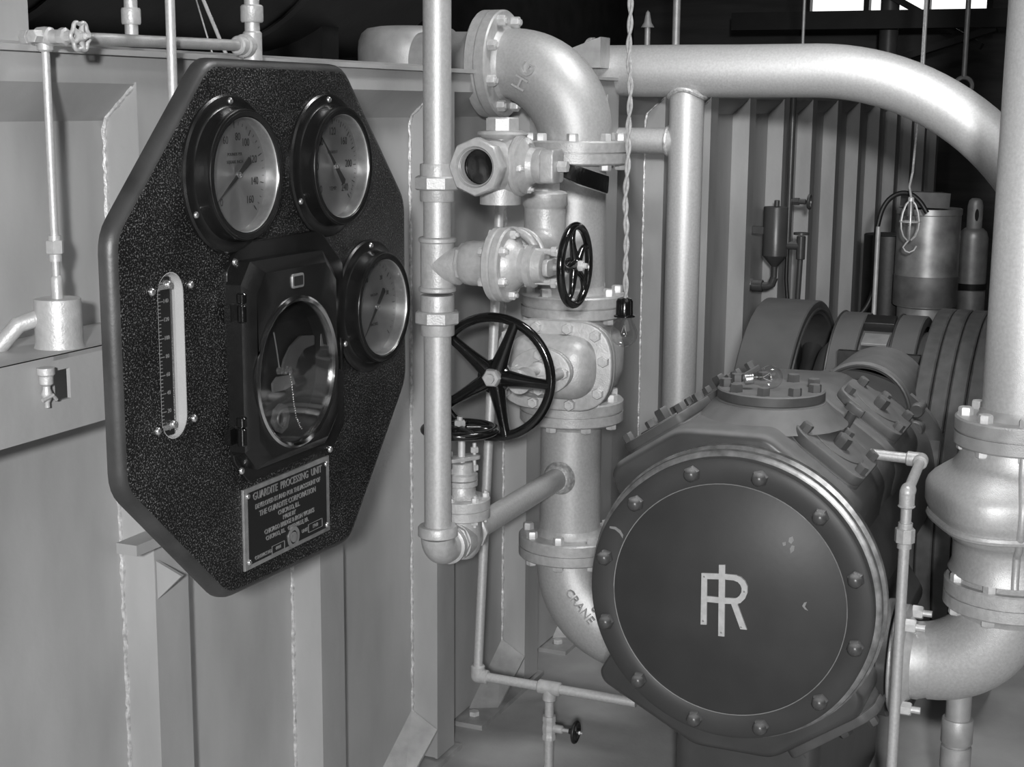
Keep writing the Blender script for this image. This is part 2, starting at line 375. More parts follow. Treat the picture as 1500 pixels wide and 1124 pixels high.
for i, x in enumerate(HX):
    b = MB(); t = .007; zt = 1.803; zl = 1.735
    # web: perpendicular leg, tapered at the top where the shell leans out
    vs = [(x,YH+.0015,.022),(x,YW+.002,.022),(x,YW+.002,zl),(x,YH+.0015,zt-.001)]; b.add(vs + [(p[0]+t,p[1],p[2]) for p in vs], [(0,1,2,3),(7,6,5,4),(0,3,7,4),(3,2,6,7),(0,4,5,1)])
    b.bb((x-.0006, YH, .02), (x+.104, YH+t, zt))
    o = T.part('stiffener', b, M_['wallp'])
    if i < 8:
        q = [V((x-.001, YW-.001, z)) + V((random.uniform(-1,1)*.0018, random.uniform(-1,1)*.0014, 0)) for z in [.06 + k*.012 for k in range(int((zl-.06)/.012))]]
        k = 8; q += [V((x-.001, YW + (YH-YW)*j/k*.9, zl + (zt-zl)*j/k*.9)) for j in range(1, k+1)]
        T.part('weld_bead', MB().tube(q, .004, 6, rs=[random.uniform(.0034,.0070) for _ in q]), M_['weld'], o)
# feet of the stiffeners
for x in HX[2:6]:
    b = MB(); b.bb((x-.34, YH-.012, .0), (x+.13, YW+.01, .014))
    vs = [(x-.002,YW,.150),(x-.002,YH,.105),(x-.20,YH,.013),(x-.24,YW,.013)]; b.add(vs + [(p[0],p[1],p[2]-.008) for p in vs], [(0,1,2,3),(7,6,5,4),(0,4,5,1),(1,5,6,2),(2,6,7,3),(3,7,4,0)])
    f = T.part('foot', b, M_['alumd']); nb = MB().hexa((x-.28, YH+.04, .014), (x-.28, YH+.04, .028), .016); T.part('anchor_nut', nb, M_['bolt'], f)
# black tank lying on the chamber
b = MB(); c0 = V((2.35, 2.75, 2.46)); b.lathe([(0,-.16),(.25,-.13),(.45,-.06),(.56,.0),(.58,.06),(.58,3.2),(.56,3.27),(.4,3.36),(0,3.42)], (1.5, 2.75, 2.50), EX, seg=64)
T2 = Thing('horizontal_tank', 'large black round tank lying across the top of the chamber', 'tank', (2.5, 2.75, 1.885))
tk = T2.part('drum', b, M_['tank'])
for x in (1.9, 2.9, 3.9): T2.part('band', MB().lathe([(.582,-.02),(.588,-.02),(.588,.02),(.582,.02)], (x, 2.75, 2.50), EX, seg=64), M_['tank'])
for x in (1.9, 4.2): T2.part('saddle', MB().bb((x-.05, 2.45, 1.885), (x+.05, 3.05, 2.02)), M_['tank'])
# frame post at extreme left
a = at(22, 60, Y=1.9); solo('frame_post', MB().bb((a.x-.10, 1.90, 1.872), (at(43, 60, Y=1.9).x, 1.94, 2.6)), M_['wallp'], 'grey flat post rising from the chamber top at the far left', 'post', (a.x, 1.92, 1.872))
# dome behind the tall pipe
a = at(614, 97, D=4.25); cz = 1.885; r = .150
cd = V((3.93, 2.03, 0))
solo('steam_dome', MB().lathe([(0,0),(r,0),(r,.10),(r*.985,.125),(r*.93,.146),(r*.82,.160),(r*.6,.166),(0,.17)], (cd.x, cd.y, 1.819), EZ, seg=64), M_['alumd'], 'short round-shouldered grey dome on the chamber top behind the tall pipe', 'dome', (cd.x, cd.y, 1.83))
# ================================================================ MAIN VERTICAL PIPE WITH FITTINGS
XM, Y0 = 2.951, 1.46; RM = .0305
def zpx(y, X=XM, Y=Y0): # height of a point on a vertical line at (X,Y) that shows at image row y
    lo, hi = -.5, 3.5
    for _ in range(40):
        m = (lo+hi)/2; q = RC.transposed() @ (V((X,Y,m)) - CAM); yy = CY + FPX*q.y/q.z
        if yy > y: lo = m
        else: hi = m
    return (lo+hi)/2
Z = zpx
T = Thing('riser_pipe', 'tall grey upright pipe with two union couplings in front of the chamber', 'pipe', (XM, Y0, Z(790)))
T.part('pipe', MB().cyl((XM,Y0,Z(245)), (XM,Y0,2.6), RM, seg=40, cap=True), M_['alum'])
T.part('pipe', MB().cyl((XM,Y0,Z(352)), (XM,Y0,Z(290)), RM, seg=40), M_['alum'])
T.part('pipe', MB().cyl((XM,Y0,Z(782)), (XM,Y0,Z(486)), RM, seg=40), M_['alum'])
def union(T, z0, z1, z2, z3, X=XM, Y=Y0, r=RM):
    u = T.part('union_coupling', MB().lathe([(0,0),(r*1.2,0),(r*1.24,.003),(r*1.24,z3-z0-.003),(r*1.2,z3-z0),(0,z3-z0)], (X,Y,z0), EZ, seg=16), M_['cast'])
    T.part('union_nut', MB().hexa((X,Y,z1), (X,Y,z2), r*1.68, .08, 8), M_['cast'], u); return u
union(T, Z(295), Z(278), Z(258), Z(240)); union(T, Z(491), Z(474), Z(455), Z(432))
# tee
T = Thing('pipe_tee', 'grey threaded tee fitting joining the tall pipe to the angle valve', 'pipe fitting', (XM, Y0, Z(430)))
zt, zb = Z(347), Z(428); r = .0375; zc = Z(388)
T.part('body', MB().lathe([(0,0),(r,0),(r+.004,.003),(r+.004,.010),(r,.013),(r,zt-zb-.013),(r+.004,zt-zb-.010),(r+.004,zt-zb-.003),(r,zt-zb),(0,zt-zb)], (XM,Y0,zb), EZ, seg=40), M_['cast'])
T.part('branch', MB().lathe([(0,0),(r,0),(r,.043),(r+.004,.045),(r+.004,.055),(r,.057),(0,.057)], (XM,Y0,zc), -EY, seg=40), M_['cast'])
# ================================================================ ANGLE VALVE (handwheel facing the viewer)
YA = 1.355
T = Thing('angle_valve', 'grey flanged angle valve with black upright handwheel beside the tall pipe', 'valve', (XM, YA, zc-.08))
za = zc + .008; ax = -EY
T.part('inlet_hex', MB().hexa((XM,1.405,za), (XM,1.388,za), .042, .1, 8), M_['cast'])
bd = T.part('body', merge(MB().lathe([(0,0),(.042,0),(.047,.006),(.049,.02),(.049,.062),(.052,.072),(0,.075)], (XM,1.394,za), ax, seg=40), MB().sphere((XM+.02,1.35,za), .05, 30, 16), MB().cyl((XM,1.345,za),(3.10,1.345,za),.037, seg=30)), M_['cast'])
T.part('bonnet_flange', MB().lathe([(0,0),(.076,0),(.080,.003),(.080,.014),(.077,.0165),(.077,.0185),(.080,.021),(.080,.034),(.076,.038),(0,.038)], (XM,1.322,za), ax, seg=48), M_['cast'])
ring_bolts(T, (XM,1.284,za), ax, .065, 6, .010, .012, 'bolt', ph=.5, stud=.006)
ring_bolts(T, (XM,1.322,za), EY, .065, 6, .010, .012, 'bolt', ph=.5)
T.part('bonnet', MB().lathe([(0,0),(.058,0),(.055,.010),(.044,.022),(.038,.028),(.038,.040),(.046,.043),(.046,.056),(.036,.058),(.034,.078),(.026,.080),(0,.08)], (XM,1.284,za), ax, seg=36), M_['cast'])
T.part('gland', MB().prism(rpoly([(-.042,-.018),(.042,-.018),(.042,.018),(-.042,.018)], .014), frame((XM,1.196,za), ax), 0, .012, .002, .002), M_['cast'])
for s in (-1,1):
    p = V((XM,1.25,za+s*.034)); T.part('gland_bolt', merge(MB().cyl(p, p+ax*.075, .005), MB().hexa(p+ax*.06, p+ax*.072, .011), MB().hexa(p, p+ax*.013, .012)), M_['bolt'])
T.part('stem', MB().cyl((XM,1.23,za),(XM,1.135,za),.008), M_['alumd'])
for s in (-1,1): T.part('yoke_arm', MB().tube([(XM,1.245,za+s*.03),(XM,1.20,za+s*.032),(XM,1.17,za+s*.025),(XM,1.155,za+s*.008)], .006, 10), M_['cast'])
handwheel(T, (XM,1.137,Z(389,XM,1.137)), ax, .083, .0088, 5, .017, ph=.4, curved=.25, nutr=.012, sw=.0065)
# elbow riser to the plug valve
XN = at(798, 320, Y=1.345).x; zl = za
T = Thing('pipe_elbow', 'small grey elbow with raised collar rising behind the angle valve', 'pipe fitting', (XN, 1.345, zl-.05))
zn0, zn1 = Z(283,XN,1.345), Z(305,XN,1.345); zp = Z(228, XN, 1.345)
T.part('body', MB().tube([(3.08,1.345,zl),(XN-.07,1.345,zl)] + arc((XN-.06,1.345,zl+.06), EX, EZ, .06, -pi/2, 0, 8) + [(XN,1.345,zn1)], .049, 32), M_['cast'])
T.part('collar', MB().lathe([(0,0),(.049,0),(.050,.004),(.053,.008),(.053,zn0-zn1),(.048,zn0-zn1+.004),(.040,zn0-zn1+.006),(0,zn0-zn1+.006)], (XN,1.345,zn1), EZ, seg=36), M_['cast'])
T.part('bead', merge(MB().torus((3.10,1.345,zl), EX, .060, .010), MB().torus((3.14,1.345,zl), EX, .058, .008)), M_['cast'])
T.part('nipple', MB().cyl((XN,1.345,zn0),(XN,1.345,zp-.05), .030, seg=30), M_['alum'])
# ================================================================ PLUG VALVE
zv = 1.637; YV = 1.345
P0 = at(695, 245, Y=YV); XP = P0.x; zv = P0.z
T = Thing('plug_valve', 'grey three-way plug valve with open threaded port and black lever', 'valve', (XP, YV, zv-.07))
b = MB(); ro, ri = .0590, .0425
M = frame((XP,YV,zv), -EX); oct8 = lambda r, a=pi/8: [(r*cos(a+pi*k/4), r*sin(a+pi*k/4)) for k in range(8)]
# port ring with a real bore
seg = 32; vs = []; fs = []
def sq(k, r, f=.92):
    a = 2*pi*k/seg; d = 1/max(abs(cos(a - round(a/(pi/4))*(pi/4))), .5); return r*(1 + (d-1)*f)
rows = [(ri-.004,-.075,0),(ri-.004,-.02,0),(ri,-.004,0),(ri+.003,0,0),(ro-.003,0,1),(ro,-.004,1),(ro,-.030,1),(ro*.90,-.040,0),(ro*.86,-.06,0)]
for r_, h, o8 in rows:
    for k in range(seg): a = 2*pi*k/seg; q = sq(k, r_) if o8 else r_; vs.append((q*cos(a+pi/8)*.97, q*sin(a+pi/8)*.97, h))
for j in range(len(rows)-1):
    for k in range(seg): fs.append((j*seg+k, j*seg+(k+1)%seg, (j+1)*seg+(k+1)%seg, (j+1)*seg+k))
b.add(vs, fs, M)
T.part('port', b, M_['cast'], label='open threaded octagonal port')
bm_ = MB()
for k in range(5): bm_.torus((XP+.008+k*.006,YV,zv), EX, ri-.003, .0018, 32, 6)
T.part('thread', bm_, M_['alumd'])
T.part('bore_plug', MB().lathe([(0,.004),(ri*.45,.002),(ri-.006,.0),(ri-.003,-.016),(ri-.0025,-.016),(ri-.0025,.012),(0,.012)], (XP+.034,YV,zv), EX, seg=30), M_['blk'], label='dark valve plug inside the port')  # black disc filling the bore behind the thread
XS = XP + .135
T.part('body', merge(MB().lathe([(0,0),(.048,.0),(.052,.02),(.056,.04),(.056,.09),(.050,.11),(.046,.14),(.040,.17),(0,.17)], (XP+.058,YV,zv), EX, seg=36), MB().lathe([(0,-.02),(.058,0),(.062,.02),(.062,.04),(.066,.045),(.066,.052),(.060,.056),(0,.056)], (XS,YV+.0,zv), ax, seg=40),
     MB().cyl((XS,YV,zv-.085),(XS,YV,zv),.045,seg=30)), M_['cast'])
T.part('cover', MB().lathe([(0,0),(.060,0),(.061,.006),(.050,.012),(.040,.018),(.036,.030),(.038,.034),(.038,.046),(.034,.050),(0,.05)], (XS,YV-.056,zv), ax, seg=36), M_['cast'])
ring_bolts(T, (XS,YV-.062,zv), ax, .052, 4, .0085, .010, 'bolt', ph=pi/4*0+.1, stud=.006)
T.part('stem_block', MB().prism(rpoly([(-.033,-.036),(.033,-.036),(.033,.036),(-.033,.036)], .012,3), frame((XS,YV-.106,zv), ax, EZ), 0, .030, .003, .002), M_['cast'])
T.part('stem', MB().hexa((XS,YV-.136,zv),(XS,YV-.158,zv), .013), M_['bolt'])
l0 = V((XS+.01,YV-.128,zv-.004)); l1 = at(889, 271, Y=YV-.128)
d = (l1-l0).normalized(); up = EZ
lv = MB(); M = frame(l0, EY, d)
def lever_poly():
    L = (l1-l0).length; return rpoly([(-.014,-.01),(.014,-.01),(.020,L*.4),(.021,L),( -.021,L),(-.020,L*.4)], .008, 4)
lv.prism(lever_poly(), M, -.005, .005, .0015, .0015)
T.part('lever', lv, M_['blk'], label='black lever handle')
zt2 = Z(196, XS, YV)
T.part('top_boss', MB().lathe([(0,0),(.045,0),(.040,zt2-zv-.012),(.052,zt2-zv-.006),(.056,zt2-zv-.001),(.054,zt2-zv+.004),(.040,zt2-zv+.007),(0,zt2-zv+.007)], (XS+.01,YV,zv), EZ, seg=40), M_['cast'])
T.part('top_plug', MB().hexa((XS+.01,YV,zt2+.004),(XS+.01,YV,Z(176,XS,YV)+.006), .038, .1, 8), M_['cast'])
T.part('outlet', MB().tube([(XP+.2,YV,zv),(XN-.045,YV,zv)] + arc((XN-.045,YV,zv-.045), EX, EZ, .045, pi/2, 0, 6) + [(XN,YV,zn0)], .034, 28), M_['cast'])
# ================================================================ LOWER SMALL GATE VALVE
T = Thing('pipe_elbow', 'grey threaded elbow at the foot of the tall pipe', 'pipe fitting', (XM, Y0, Z(830)))
zc2 = Z(803); zr = Z(770)
T.part('collar', MB().lathe([(0,0),(.040,0),(.045,.003),(.045,zr-Z(786)-.004),(.042,zr-Z(786)),(0,zr-Z(786))], (XM,Y0,Z(786)), EZ, seg=40), M_['cast'])
rr = .036; cc = V((XM+.034, Y0, Z(786)))
zc2 = cc.z - .034
T.part('body', MB().tube(arc(cc, EX, EZ, .034, pi, 1.5*pi, 10) + [(XM+.055, Y0, zc2)], .0385, 36), M_['cast'])
T.part('bead', MB().lathe([(0,0),(.040,0),(.045,.003),(.045,.018),(.040,.02),(0,.02)], (XM+.045,Y0,zc2), EX, seg=36), M_['cast'])
XG = XM + .125
T = Thing('gate_valve', 'small grey gate valve with flat black handwheel at the foot of the tall pipe', 'valve', (XG, Y0, zc2-.05))
T.part('body', merge(MB().lathe([(0,0),(.032,0),(.032,.014),(.046,.018),(.048,.05),(.046,.085),(.038,.092),(.036,.11),(0,.11)], (XM+.062,Y0,zc2), EX, seg=36), MB().lathe([(0,-.05),(.03,-.047),(.044,-.03),(.049,0),(.047,.05),(.044,Z(757,XG)-zc2),(0,Z(757,XG)-zc2)], (XG,Y0,zc2), EZ, seg=36)), M_['cast'])
T.part('hex_end', MB().hexa((XM+.066,Y0,zc2),(XM+.082,Y0,zc2), .046, .1, 8), M_['cast'])
z1 = Z(757,XG); z2 = Z(728,XG); tt = z2-z1
T.part('bonnet_flange', MB().lathe([(0,0),(.064,0),(.067,.002),(.067,tt*.47),(.064,tt*.49),(.064,tt*.51),(.067,tt*.53),(.067,tt-.002),(.064,tt),(0,tt)], (XG,Y0,z1), EZ, seg=44), M_['cast'])
ring_bolts(T, (XG,Y0,z2), EZ, .056, 6, .009, .009, 'bolt', ph=.5, both=tt, stud=.006)
h = lambda y: Z(y, XG) - z2
T.part('bonnet', MB().lathe([(0,0),(.040,0),(.034,.006),(.030,h(712)),(.038,h(710)),(.038,h(703)),(.030,h(702)),(.038,h(701)),(.038,h(694)),(.028,h(692)),(.027,h(678)),(.022,h(677)),(0,h(677))], (XG,Y0,z2), EZ, seg=36), M_['cast'])
T.part('gland', MB().prism(rpoly([(-.045,-.02),(.045,-.02),(.045,.02),(-.045,.02)], .014), frame((XG,Y0,z2+h(674)), EZ, EX*.6+EY), 0, .009, .002, .001), M_['cast'])
for s in (-1, 1):
    q = frame((XG,Y0,0), EZ, EX*.6+EY) @ V((s*.036,0,0)); T.part('gland_bolt', merge(MB().cyl((q.x,q.y,z2+h(700)),(q.x,q.y,z2+h(652)),.0045), MB().hexa((q.x,q.y,z2+h(692)),(q.x,q.y,z2+h(684)),.010), MB().hexa((q.x,q.y,z2+h(666)),(q.x,q.y,z2+h(658)),.010)), M_['bolt'])
zw = Z(628, XG)
T.part('stem', MB().cyl((XG,Y0,z2),(XG,Y0,zw),.0085), M_['bolt'])
handwheel(T, (XG-.01, Y0, zw), EZ, .082, .0095, 5, .020, ph=.5, curved=.15, nutr=.014, sw=.007, nutm='cast')
# branch pipe to the big riser
T = Thing('branch_pipe', 'grey slanting-looking branch pipe from the gate valve to the large riser', 'pipe', (XG+.05, Y0, zc2))
T.part('pipe', MB().cyl((XG+.042,Y0,zc2),(3.70,Y0,zc2+.002), .030, seg=36), M_['alum'])
T.part('weld_collar', MB().lathe([(0,0),(.031,0),(.036,.004),(.040,.012),(.046,.028),(0,.03)], (3.668,Y0,zc2), EX, seg=36), M_['weld'])
T.part('valve_end_nut', MB().hexa((XG+.046,Y0,zc2),(XG+.062,Y0,zc2), .044, .1, 8), M_['cast'])
# ================================================================ LARGE RISER, GATE VALVE, FLANGES
XR = 3.78; RP = .084; RF = .142
ZB = lambda y: zpx(y, XR, Y0)
fl = lambda y0, y1: (ZB(y0)+ZB(y1))/2
g1, g2, g3, g4 = fl(205,240), fl(428,462), fl(582,614), fl(775,817)
T = Thing('large_riser_pipe', 'large grey upright pipe with bolted flanges behind the tall thin pipe', 'pipe', (XR, Y0, g4))
T.part('pipe', MB().cyl((XR,Y0,g4),(XR,Y0,g3), RP, seg=56), M_['alum'])
T.part('pipe', MB().cyl((XR,Y0,g2),(XR,Y0,g1), RP, seg=56), M_['alum'])
FP = flange_prof(RP, RF, .062)
for i, g in enumerate((g1, g2, g3, g4)):
    f = T.part('flange', MB().lathe(FP, (XR,Y0,g), EZ, seg=64), M_['cast'])
    ring_bolts(T, (XR,Y0,g+.031), EZ, .120, 8, .0155, .019, 'bolt', ph=.3+i*.2, both=.062, parent=f)
# flanged elbow over the top
T = Thing('flanged_elbow', 'large grey cast elbow turning from the big riser over the chamber top', 'pipe fitting', (XR, Y0, g1+.02))
Re = .20; ze = g1 + .03
pts = [(XR,Y0,ze-.01)] + arc((XR,Y0+Re,ze), -EY, EZ, Re, 0, pi/2, 18)
pe = pts[-1]
T.part('body', MB().tube(pts, .098, 56, rs=[.094 + .010*sin(pi*i/18) for i in range(20)]), M_['alum'])
zf = ze + Re
f = T.part('flange', MB().lathe(flange_prof(RP+.006, RF, .062), (XR,Y0+Re+.035,zf), EY, seg=64), M_['cast'])
ring_bolts(T, (XR,Y0+Re+.004,zf), -EY, .120, 8, .0155, .020, 'bolt', ph=pi/8, parent=f, stud=.005)
p = at(773, 97, D=(RC.transposed() @ (V((XR,Y0+.1,zf)) - CAM)).z * -1)
# raised foundry letters on the cheek of the elbow (it faces the camera, -X)
Mt = Matrix.Translation((XR-.107, Y0+.105, zf-.035)) @ Matrix(((0,0,-1,0),(-1,0,0,0),(0,1,0,0),(0,0,0,1))) @ Matrix.Rotation(R_(62), 4, 'Z')
T.part('cast_letters', merge(text_mb('HG', Mt, .055, .004)), M_['alum'])
T = Thing('inlet_pipe', 'large grey pipe running from the elbow flange over the chamber to the dome', 'pipe', (XR, Y0+.3, zf))
T.part('pipe', MB().cyl((XR,Y0+Re+.06,zf),(XR+.0,Y0+.455,zf), RP+.002, seg=48), M_['alumd'])
b = MB(); vs = [(XR-.09,Y0+.30,zf-.02),(XR-.09,Y0+.42,zf-.09),(XR-.09,Y0+.30,zf-.15),(XR-.09,Y0+.24,zf-.09)]
# lower flanged elbow to the compressor
T = Thing('flanged_elbow', 'large pale cast elbow under the big riser curving behind the dark round cover', 'pipe fitting', (XR, Y0, g4-.3))
zl2 = g4 - .03; pts = [(XR,Y0,zl2+.01)] + arc((XR,Y0-Re-.02,zl2), EY, -EZ, Re+.02, 0, pi/2, 18) + [(XR,Y0-Re-.08,zl2-Re-.02)]
T.part('body', MB().tube(pts, .096, 56, rs=[.09]+[.090 + .010*sin(pi*i/18) for i in range(19)]+[.09]), M_['alum'])
Mt = Matrix.Translation((XR-.099, Y0-.070, zl2-.115)) @ Matrix(((0,0,-1,0),(-1,0,0,0),(0,1,0,0),(0,0,0,1))) @ Matrix.Rotation(R_(-48), 4, 'Z')
T.part('cast_letters', merge(text_mb('CRANE', Mt, .034, .004), text_mb('6', Mt @ Matrix.Translation((.03,.034,0)), .034, .004)), M_['alum'])
# ================================================================ BIG GATE VALVE
zg = (g2+g3)/2; XV = at(722, 553, Y=1.42).x; zh = at(722,553,Y=1.42).z
T = Thing('large_gate_valve', 'large grey gate valve with bolted oval bonnet and big black five-spoke handwheel', 'valve', (XR, Y0, g3+.03))
T.part('body', merge(MB().lathe([(0,g3+.03-zg),(.096,g3+.03-zg),(.10,-.09),(.128,-.07),(.140,-.03),(.140,.03),(.128,.07),(.10,.09),(.096,g2-.03-zg),(0,g2-.03-zg)], (XR,Y0,zg), EZ, seg=48)), M_['cast'])
va = V((-1, -.10, (zh-zg)*1.6)).normalized(); va = V((-1, -.09, .02)).normalized()
Mv = frame((XR,Y0,zg), va, EZ)      # local Z = stem direction, Y up
w2, h2 = .158, .118
ov = rpoly([(-w2,-h2),(w2,-h2),(w2,h2),(-w2,h2)], .105, 8)
b = MB(); b.prism([(x*.82,y*.80) for x,y in ov], Mv, .02, .14, 0, 0); T.part('body_neck', b, M_['cast'])
b = MB(); b.prism(ov, Mv, .135, .158, .003, .003); b.prism(ov, Mv, .160, .184, .004, .002); bp = T.part('bonnet_flange', b, M_['cast'])
me_b = bolt_me(.0155, .016, 'bolt', stud=.006)
for (x, y) in [(-.125,-.075),(-.05,-.100),(.05,-.100),(.125,-.065),(.138,.02),(.115,.085),(.04,.100),(-.045,.100),(-.125,.075),(-.14,0)]:
    T.inst('bolt', me_b, Mv @ Matrix.Translation((x,y,.184)), bp)
b = MB(); dm = rpoly([(-.118,-.084),(.118,-.084),(.118,.084),(-.118,.084)], .075, 9)
b.prism(dm, Mv, .18, .255, .052, 0); b.lathe([(0,0),(.055,0),(.046,.03),(.042,.06),(.042,.085),(0,.085)], Mv @ V((0,0,.22)), va, seg=36); T.part('bonnet', b, M_['cast'])
b = MB(); el = [(.080*cos(t), .060*sin(t)) for t in [2*pi*i/28 for i in range(28)]]
Mr = Mv @ Matrix.Rotation(R_(0), 4, 'Z'); b.prism(el, Mr, .262, .278, .002, .002); b.prism(el, Mr, .280, .296, .003, .002); T.part('yoke_flange', b, M_['cast'])
for x, y in [(-.062,.0),(.062,0),(0,.045),(0,-.045)]: T.inst('bolt', me_b, Mv @ Matrix.Translation((x,y,.296)))
for s in (-1, 1):
    T.part('yoke_arm', MB().tube([Mv @ V(q) for q in [(s*.055,0,.29),(s*.058,0,.34),(s*.052,0,.40),(s*.036,0,.435),(s*.014,0,.45)]], .012, 10, rs=[.015,.012,.011,.011,.013]), M_['cast'])
T.part('gland', merge(MB().lathe([(0,0),(.030,0),(.028,.03),(.020,.032),(0,.032)], Mv @ V((0,0,.29)), va, seg=24)), M_['cast'])
hw = V((XV, 1.42, zh)); Lh = (hw - V((XR,Y0,zg))).length
hc = Mv @ V((0,0,.48))
T.part('stem', MB().cyl(Mv @ V((0,0,.25)), hw, .012), M_['bolt'])
T.part('yoke_bush', MB().cyl(Mv @ V((0,0,.42)), Mv @ V((0,0,.47)), .030), M_['cast'])
handwheel(T, hw + va*.0, va, .142, .0115, 5, .041, ph=R_(-4), nutr=.023, sw=.0135, dish=.012, nutm='cast', up=EZ)
# ================================================================ BIG HORIZONTAL PIPE + 4 INCH DROP
XH = 4.83; zh1 = at(930,104,X=XH).z; yb = at(1195,110,X=XH).y
T = Thing('large_overhead_pipe', 'large grey pipe crossing the top and sweeping down at the right', 'pipe', (XH, 1.8, zh1))
pts = [V((XH,1.80,zh1)), V((XH,1.5,zh1)), V((XH,1.3,zh1-.001))] + arc((XH,yb,zh1-.80), EZ, -EY, .80, 0, pi/2*1.0, 30)
T.part('pipe', MB().tube(pts, RP, 56), M_['alum'])
T.part('weld_collar', MB().lathe([(0,0),(RP+.026,0),(RP+.026,.010),(RP+.004,.016),(RP+.004,.03),(0,.03)], (XH,1.815,zh1), -EY, seg=56), M_['weld'])
T = Thing('drop_pipe', 'medium grey upright pipe hanging from the large overhead pipe to the floor', 'pipe', (4.80, 1.47, 0))
T.part('pipe', MB().cyl((XH-.02,1.47,0),(XH-.02,1.47,zh1-.06), .0572, seg=44), M_['alum'])
q = [];
for i in range(40):
    a = 2*pi*i/40; x, y = .060*cos(a), .060*sin(a); q.append(V((XH-.02+x, 1.47+y, zh1 - math.sqrt(max(RP**2-x*x,0)) - .002)))
T.part('weld_bead', MB().tube(q, .008, 8, closed=True), M_['weld'])
zs = zpx(207, XH-.02, 1.52)
T.part('side_branch', MB().cyl((XH-.02,1.47,zs),(XH-.02,1.77,zs), .0425, seg=36), M_['alum'])
T.part('weld_bead', MB().torus((XH-.02,1.53,zs), EY, .044, .007, 36, 8), M_['weld'])
# ================================================================ INSTRUMENT PANEL
YF, YBk = 1.376, 1.402
pc = V((2.193, 0, 1.396))
T = Thing('instrument_board', 'octagonal black crinkle-finish instrument panel with three round gauges and a recorder', 'instrument panel', (pc.x, YBk, .955))
oc = [(1.737,1.583),(1.738,1.200),(1.996,.956),(2.414,.945),(2.652,1.222),(2.650,1.587),(2.414,1.838),(1.985,1.838)]
outer = rpoly([(x, z) for x, z in oc][::-1], .03, 4)      # in X,Z
slot_c = [at(250,418,Y=YF), at(256,622,Y=YF)]
sx = (slot_c[0].x+slot_c[1].x)/2; s0, s1 = at(252,430,Y=YF).z, at(256,612,Y=YF).z; sr = .033
slot = [(sx+sr*cos(a), s0+sr*sin(a)) for a in [pi*i/12 for i in range(13)]] + [(sx+sr*cos(a), s1+sr*sin(a)) for a in [pi+pi*i/12 for i in range(13)]]
def board():
    bm = bmesh.new(); cx_ = sum(p[0] for p in outer)/len(outer); cz_ = sum(p[1] for p in outer)/len(outer)
    def inset(poly, d):
        n = len(poly); out = []
        for i in range(n):
            a = (V(poly[i])-V(poly[i-1])); b = (V(poly[(i+1)%n])-V(poly[i])); a.normalize(); b.normalize()
            m = (V((-a.y,a.x))+V((-b.y,b.x))).normalized(); c = V((cx_,cz_))-V(poly[i])
            if m.dot(c) < 0: m = -m
            out.append(tuple(V(poly[i])+m*d))
        return out
    R = .020; rings = []
    for k in range(6):
        a = pi/2*k/5; rings.append((inset(outer, R*(1-cos(a))) , YF + R*(1-sin(a))))
    rings = [(outer, YBk)] + rings
    vv = [[bm.verts.new((x, y, z)) for x, z in q] for q, y in rings]
    for A, B in zip(vv, vv[1:]):
        n = len(A)
        for i in range(n): bm.faces.new((A[i], A[(i+1)%n], B[(i+1)%n], B[i]))
    hf = [bm.verts.new((x, YF, z)) for x, z in slot]; hb = [bm.verts.new((x, YBk, z)) for x, z in slot]; n = len(hf)
    for i in range(n): bm.faces.new((hf[i], hf[(i+1)%n], hb[(i+1)%n], hb[i]))
    for A, H in ((vv[-1], hf), (vv[0], hb)):
        es = [bm.edges.get((L[i], L[(i+1)%len(L)])) for L in (A, H) for i in range(len(L))]
        bmesh.ops.triangle_fill(bm, edges=es, use_beauty=True, use_dissolve=False)
    bm.verts.index_update(); m = MB(); m.add([tuple(v.co) for v in bm.verts], [tuple(v.index for v in f.verts) for f in bm.faces]); bm.free(); return m
bd0 = T.part('board', board(), M_['crinkle'], smooth=30)
bd0.data.materials.append(M_['edge'])
for pl_ in bd0.data.polygons:
    inx = (pl_.center.x + pc.x, pl_.center.z + .955)
    if pl_.normal.y > -.93 and pl_.normal.y < .9 and (abs(inx[0]-pc.x) > .3 or abs(inx[1]-1.396) > .3): pl_.material_index = 1
PX = lambda x, y, dy=0: at(x, y, Y=YF-dy)
screw_me = None
def screw(parent, p, r=.0058, ax_=None, m='steel'):
    key = ('screw', r, m)
    if key not in _bc:
        b = MB(); b.lathe([(0,0),(r,0),(r*.92,r*.45),(r*.6,r*.75),(0,r*.85)], seg=18); _bc[key] = mesh('screw', b, M_[m])
    return T.inst('screw', _bc[key], frame(p, ax_ or -EY, EZ), parent)
def Fy(p): return frame(p, -EY, EZ)     # local x -> +X world? (x = up x z)
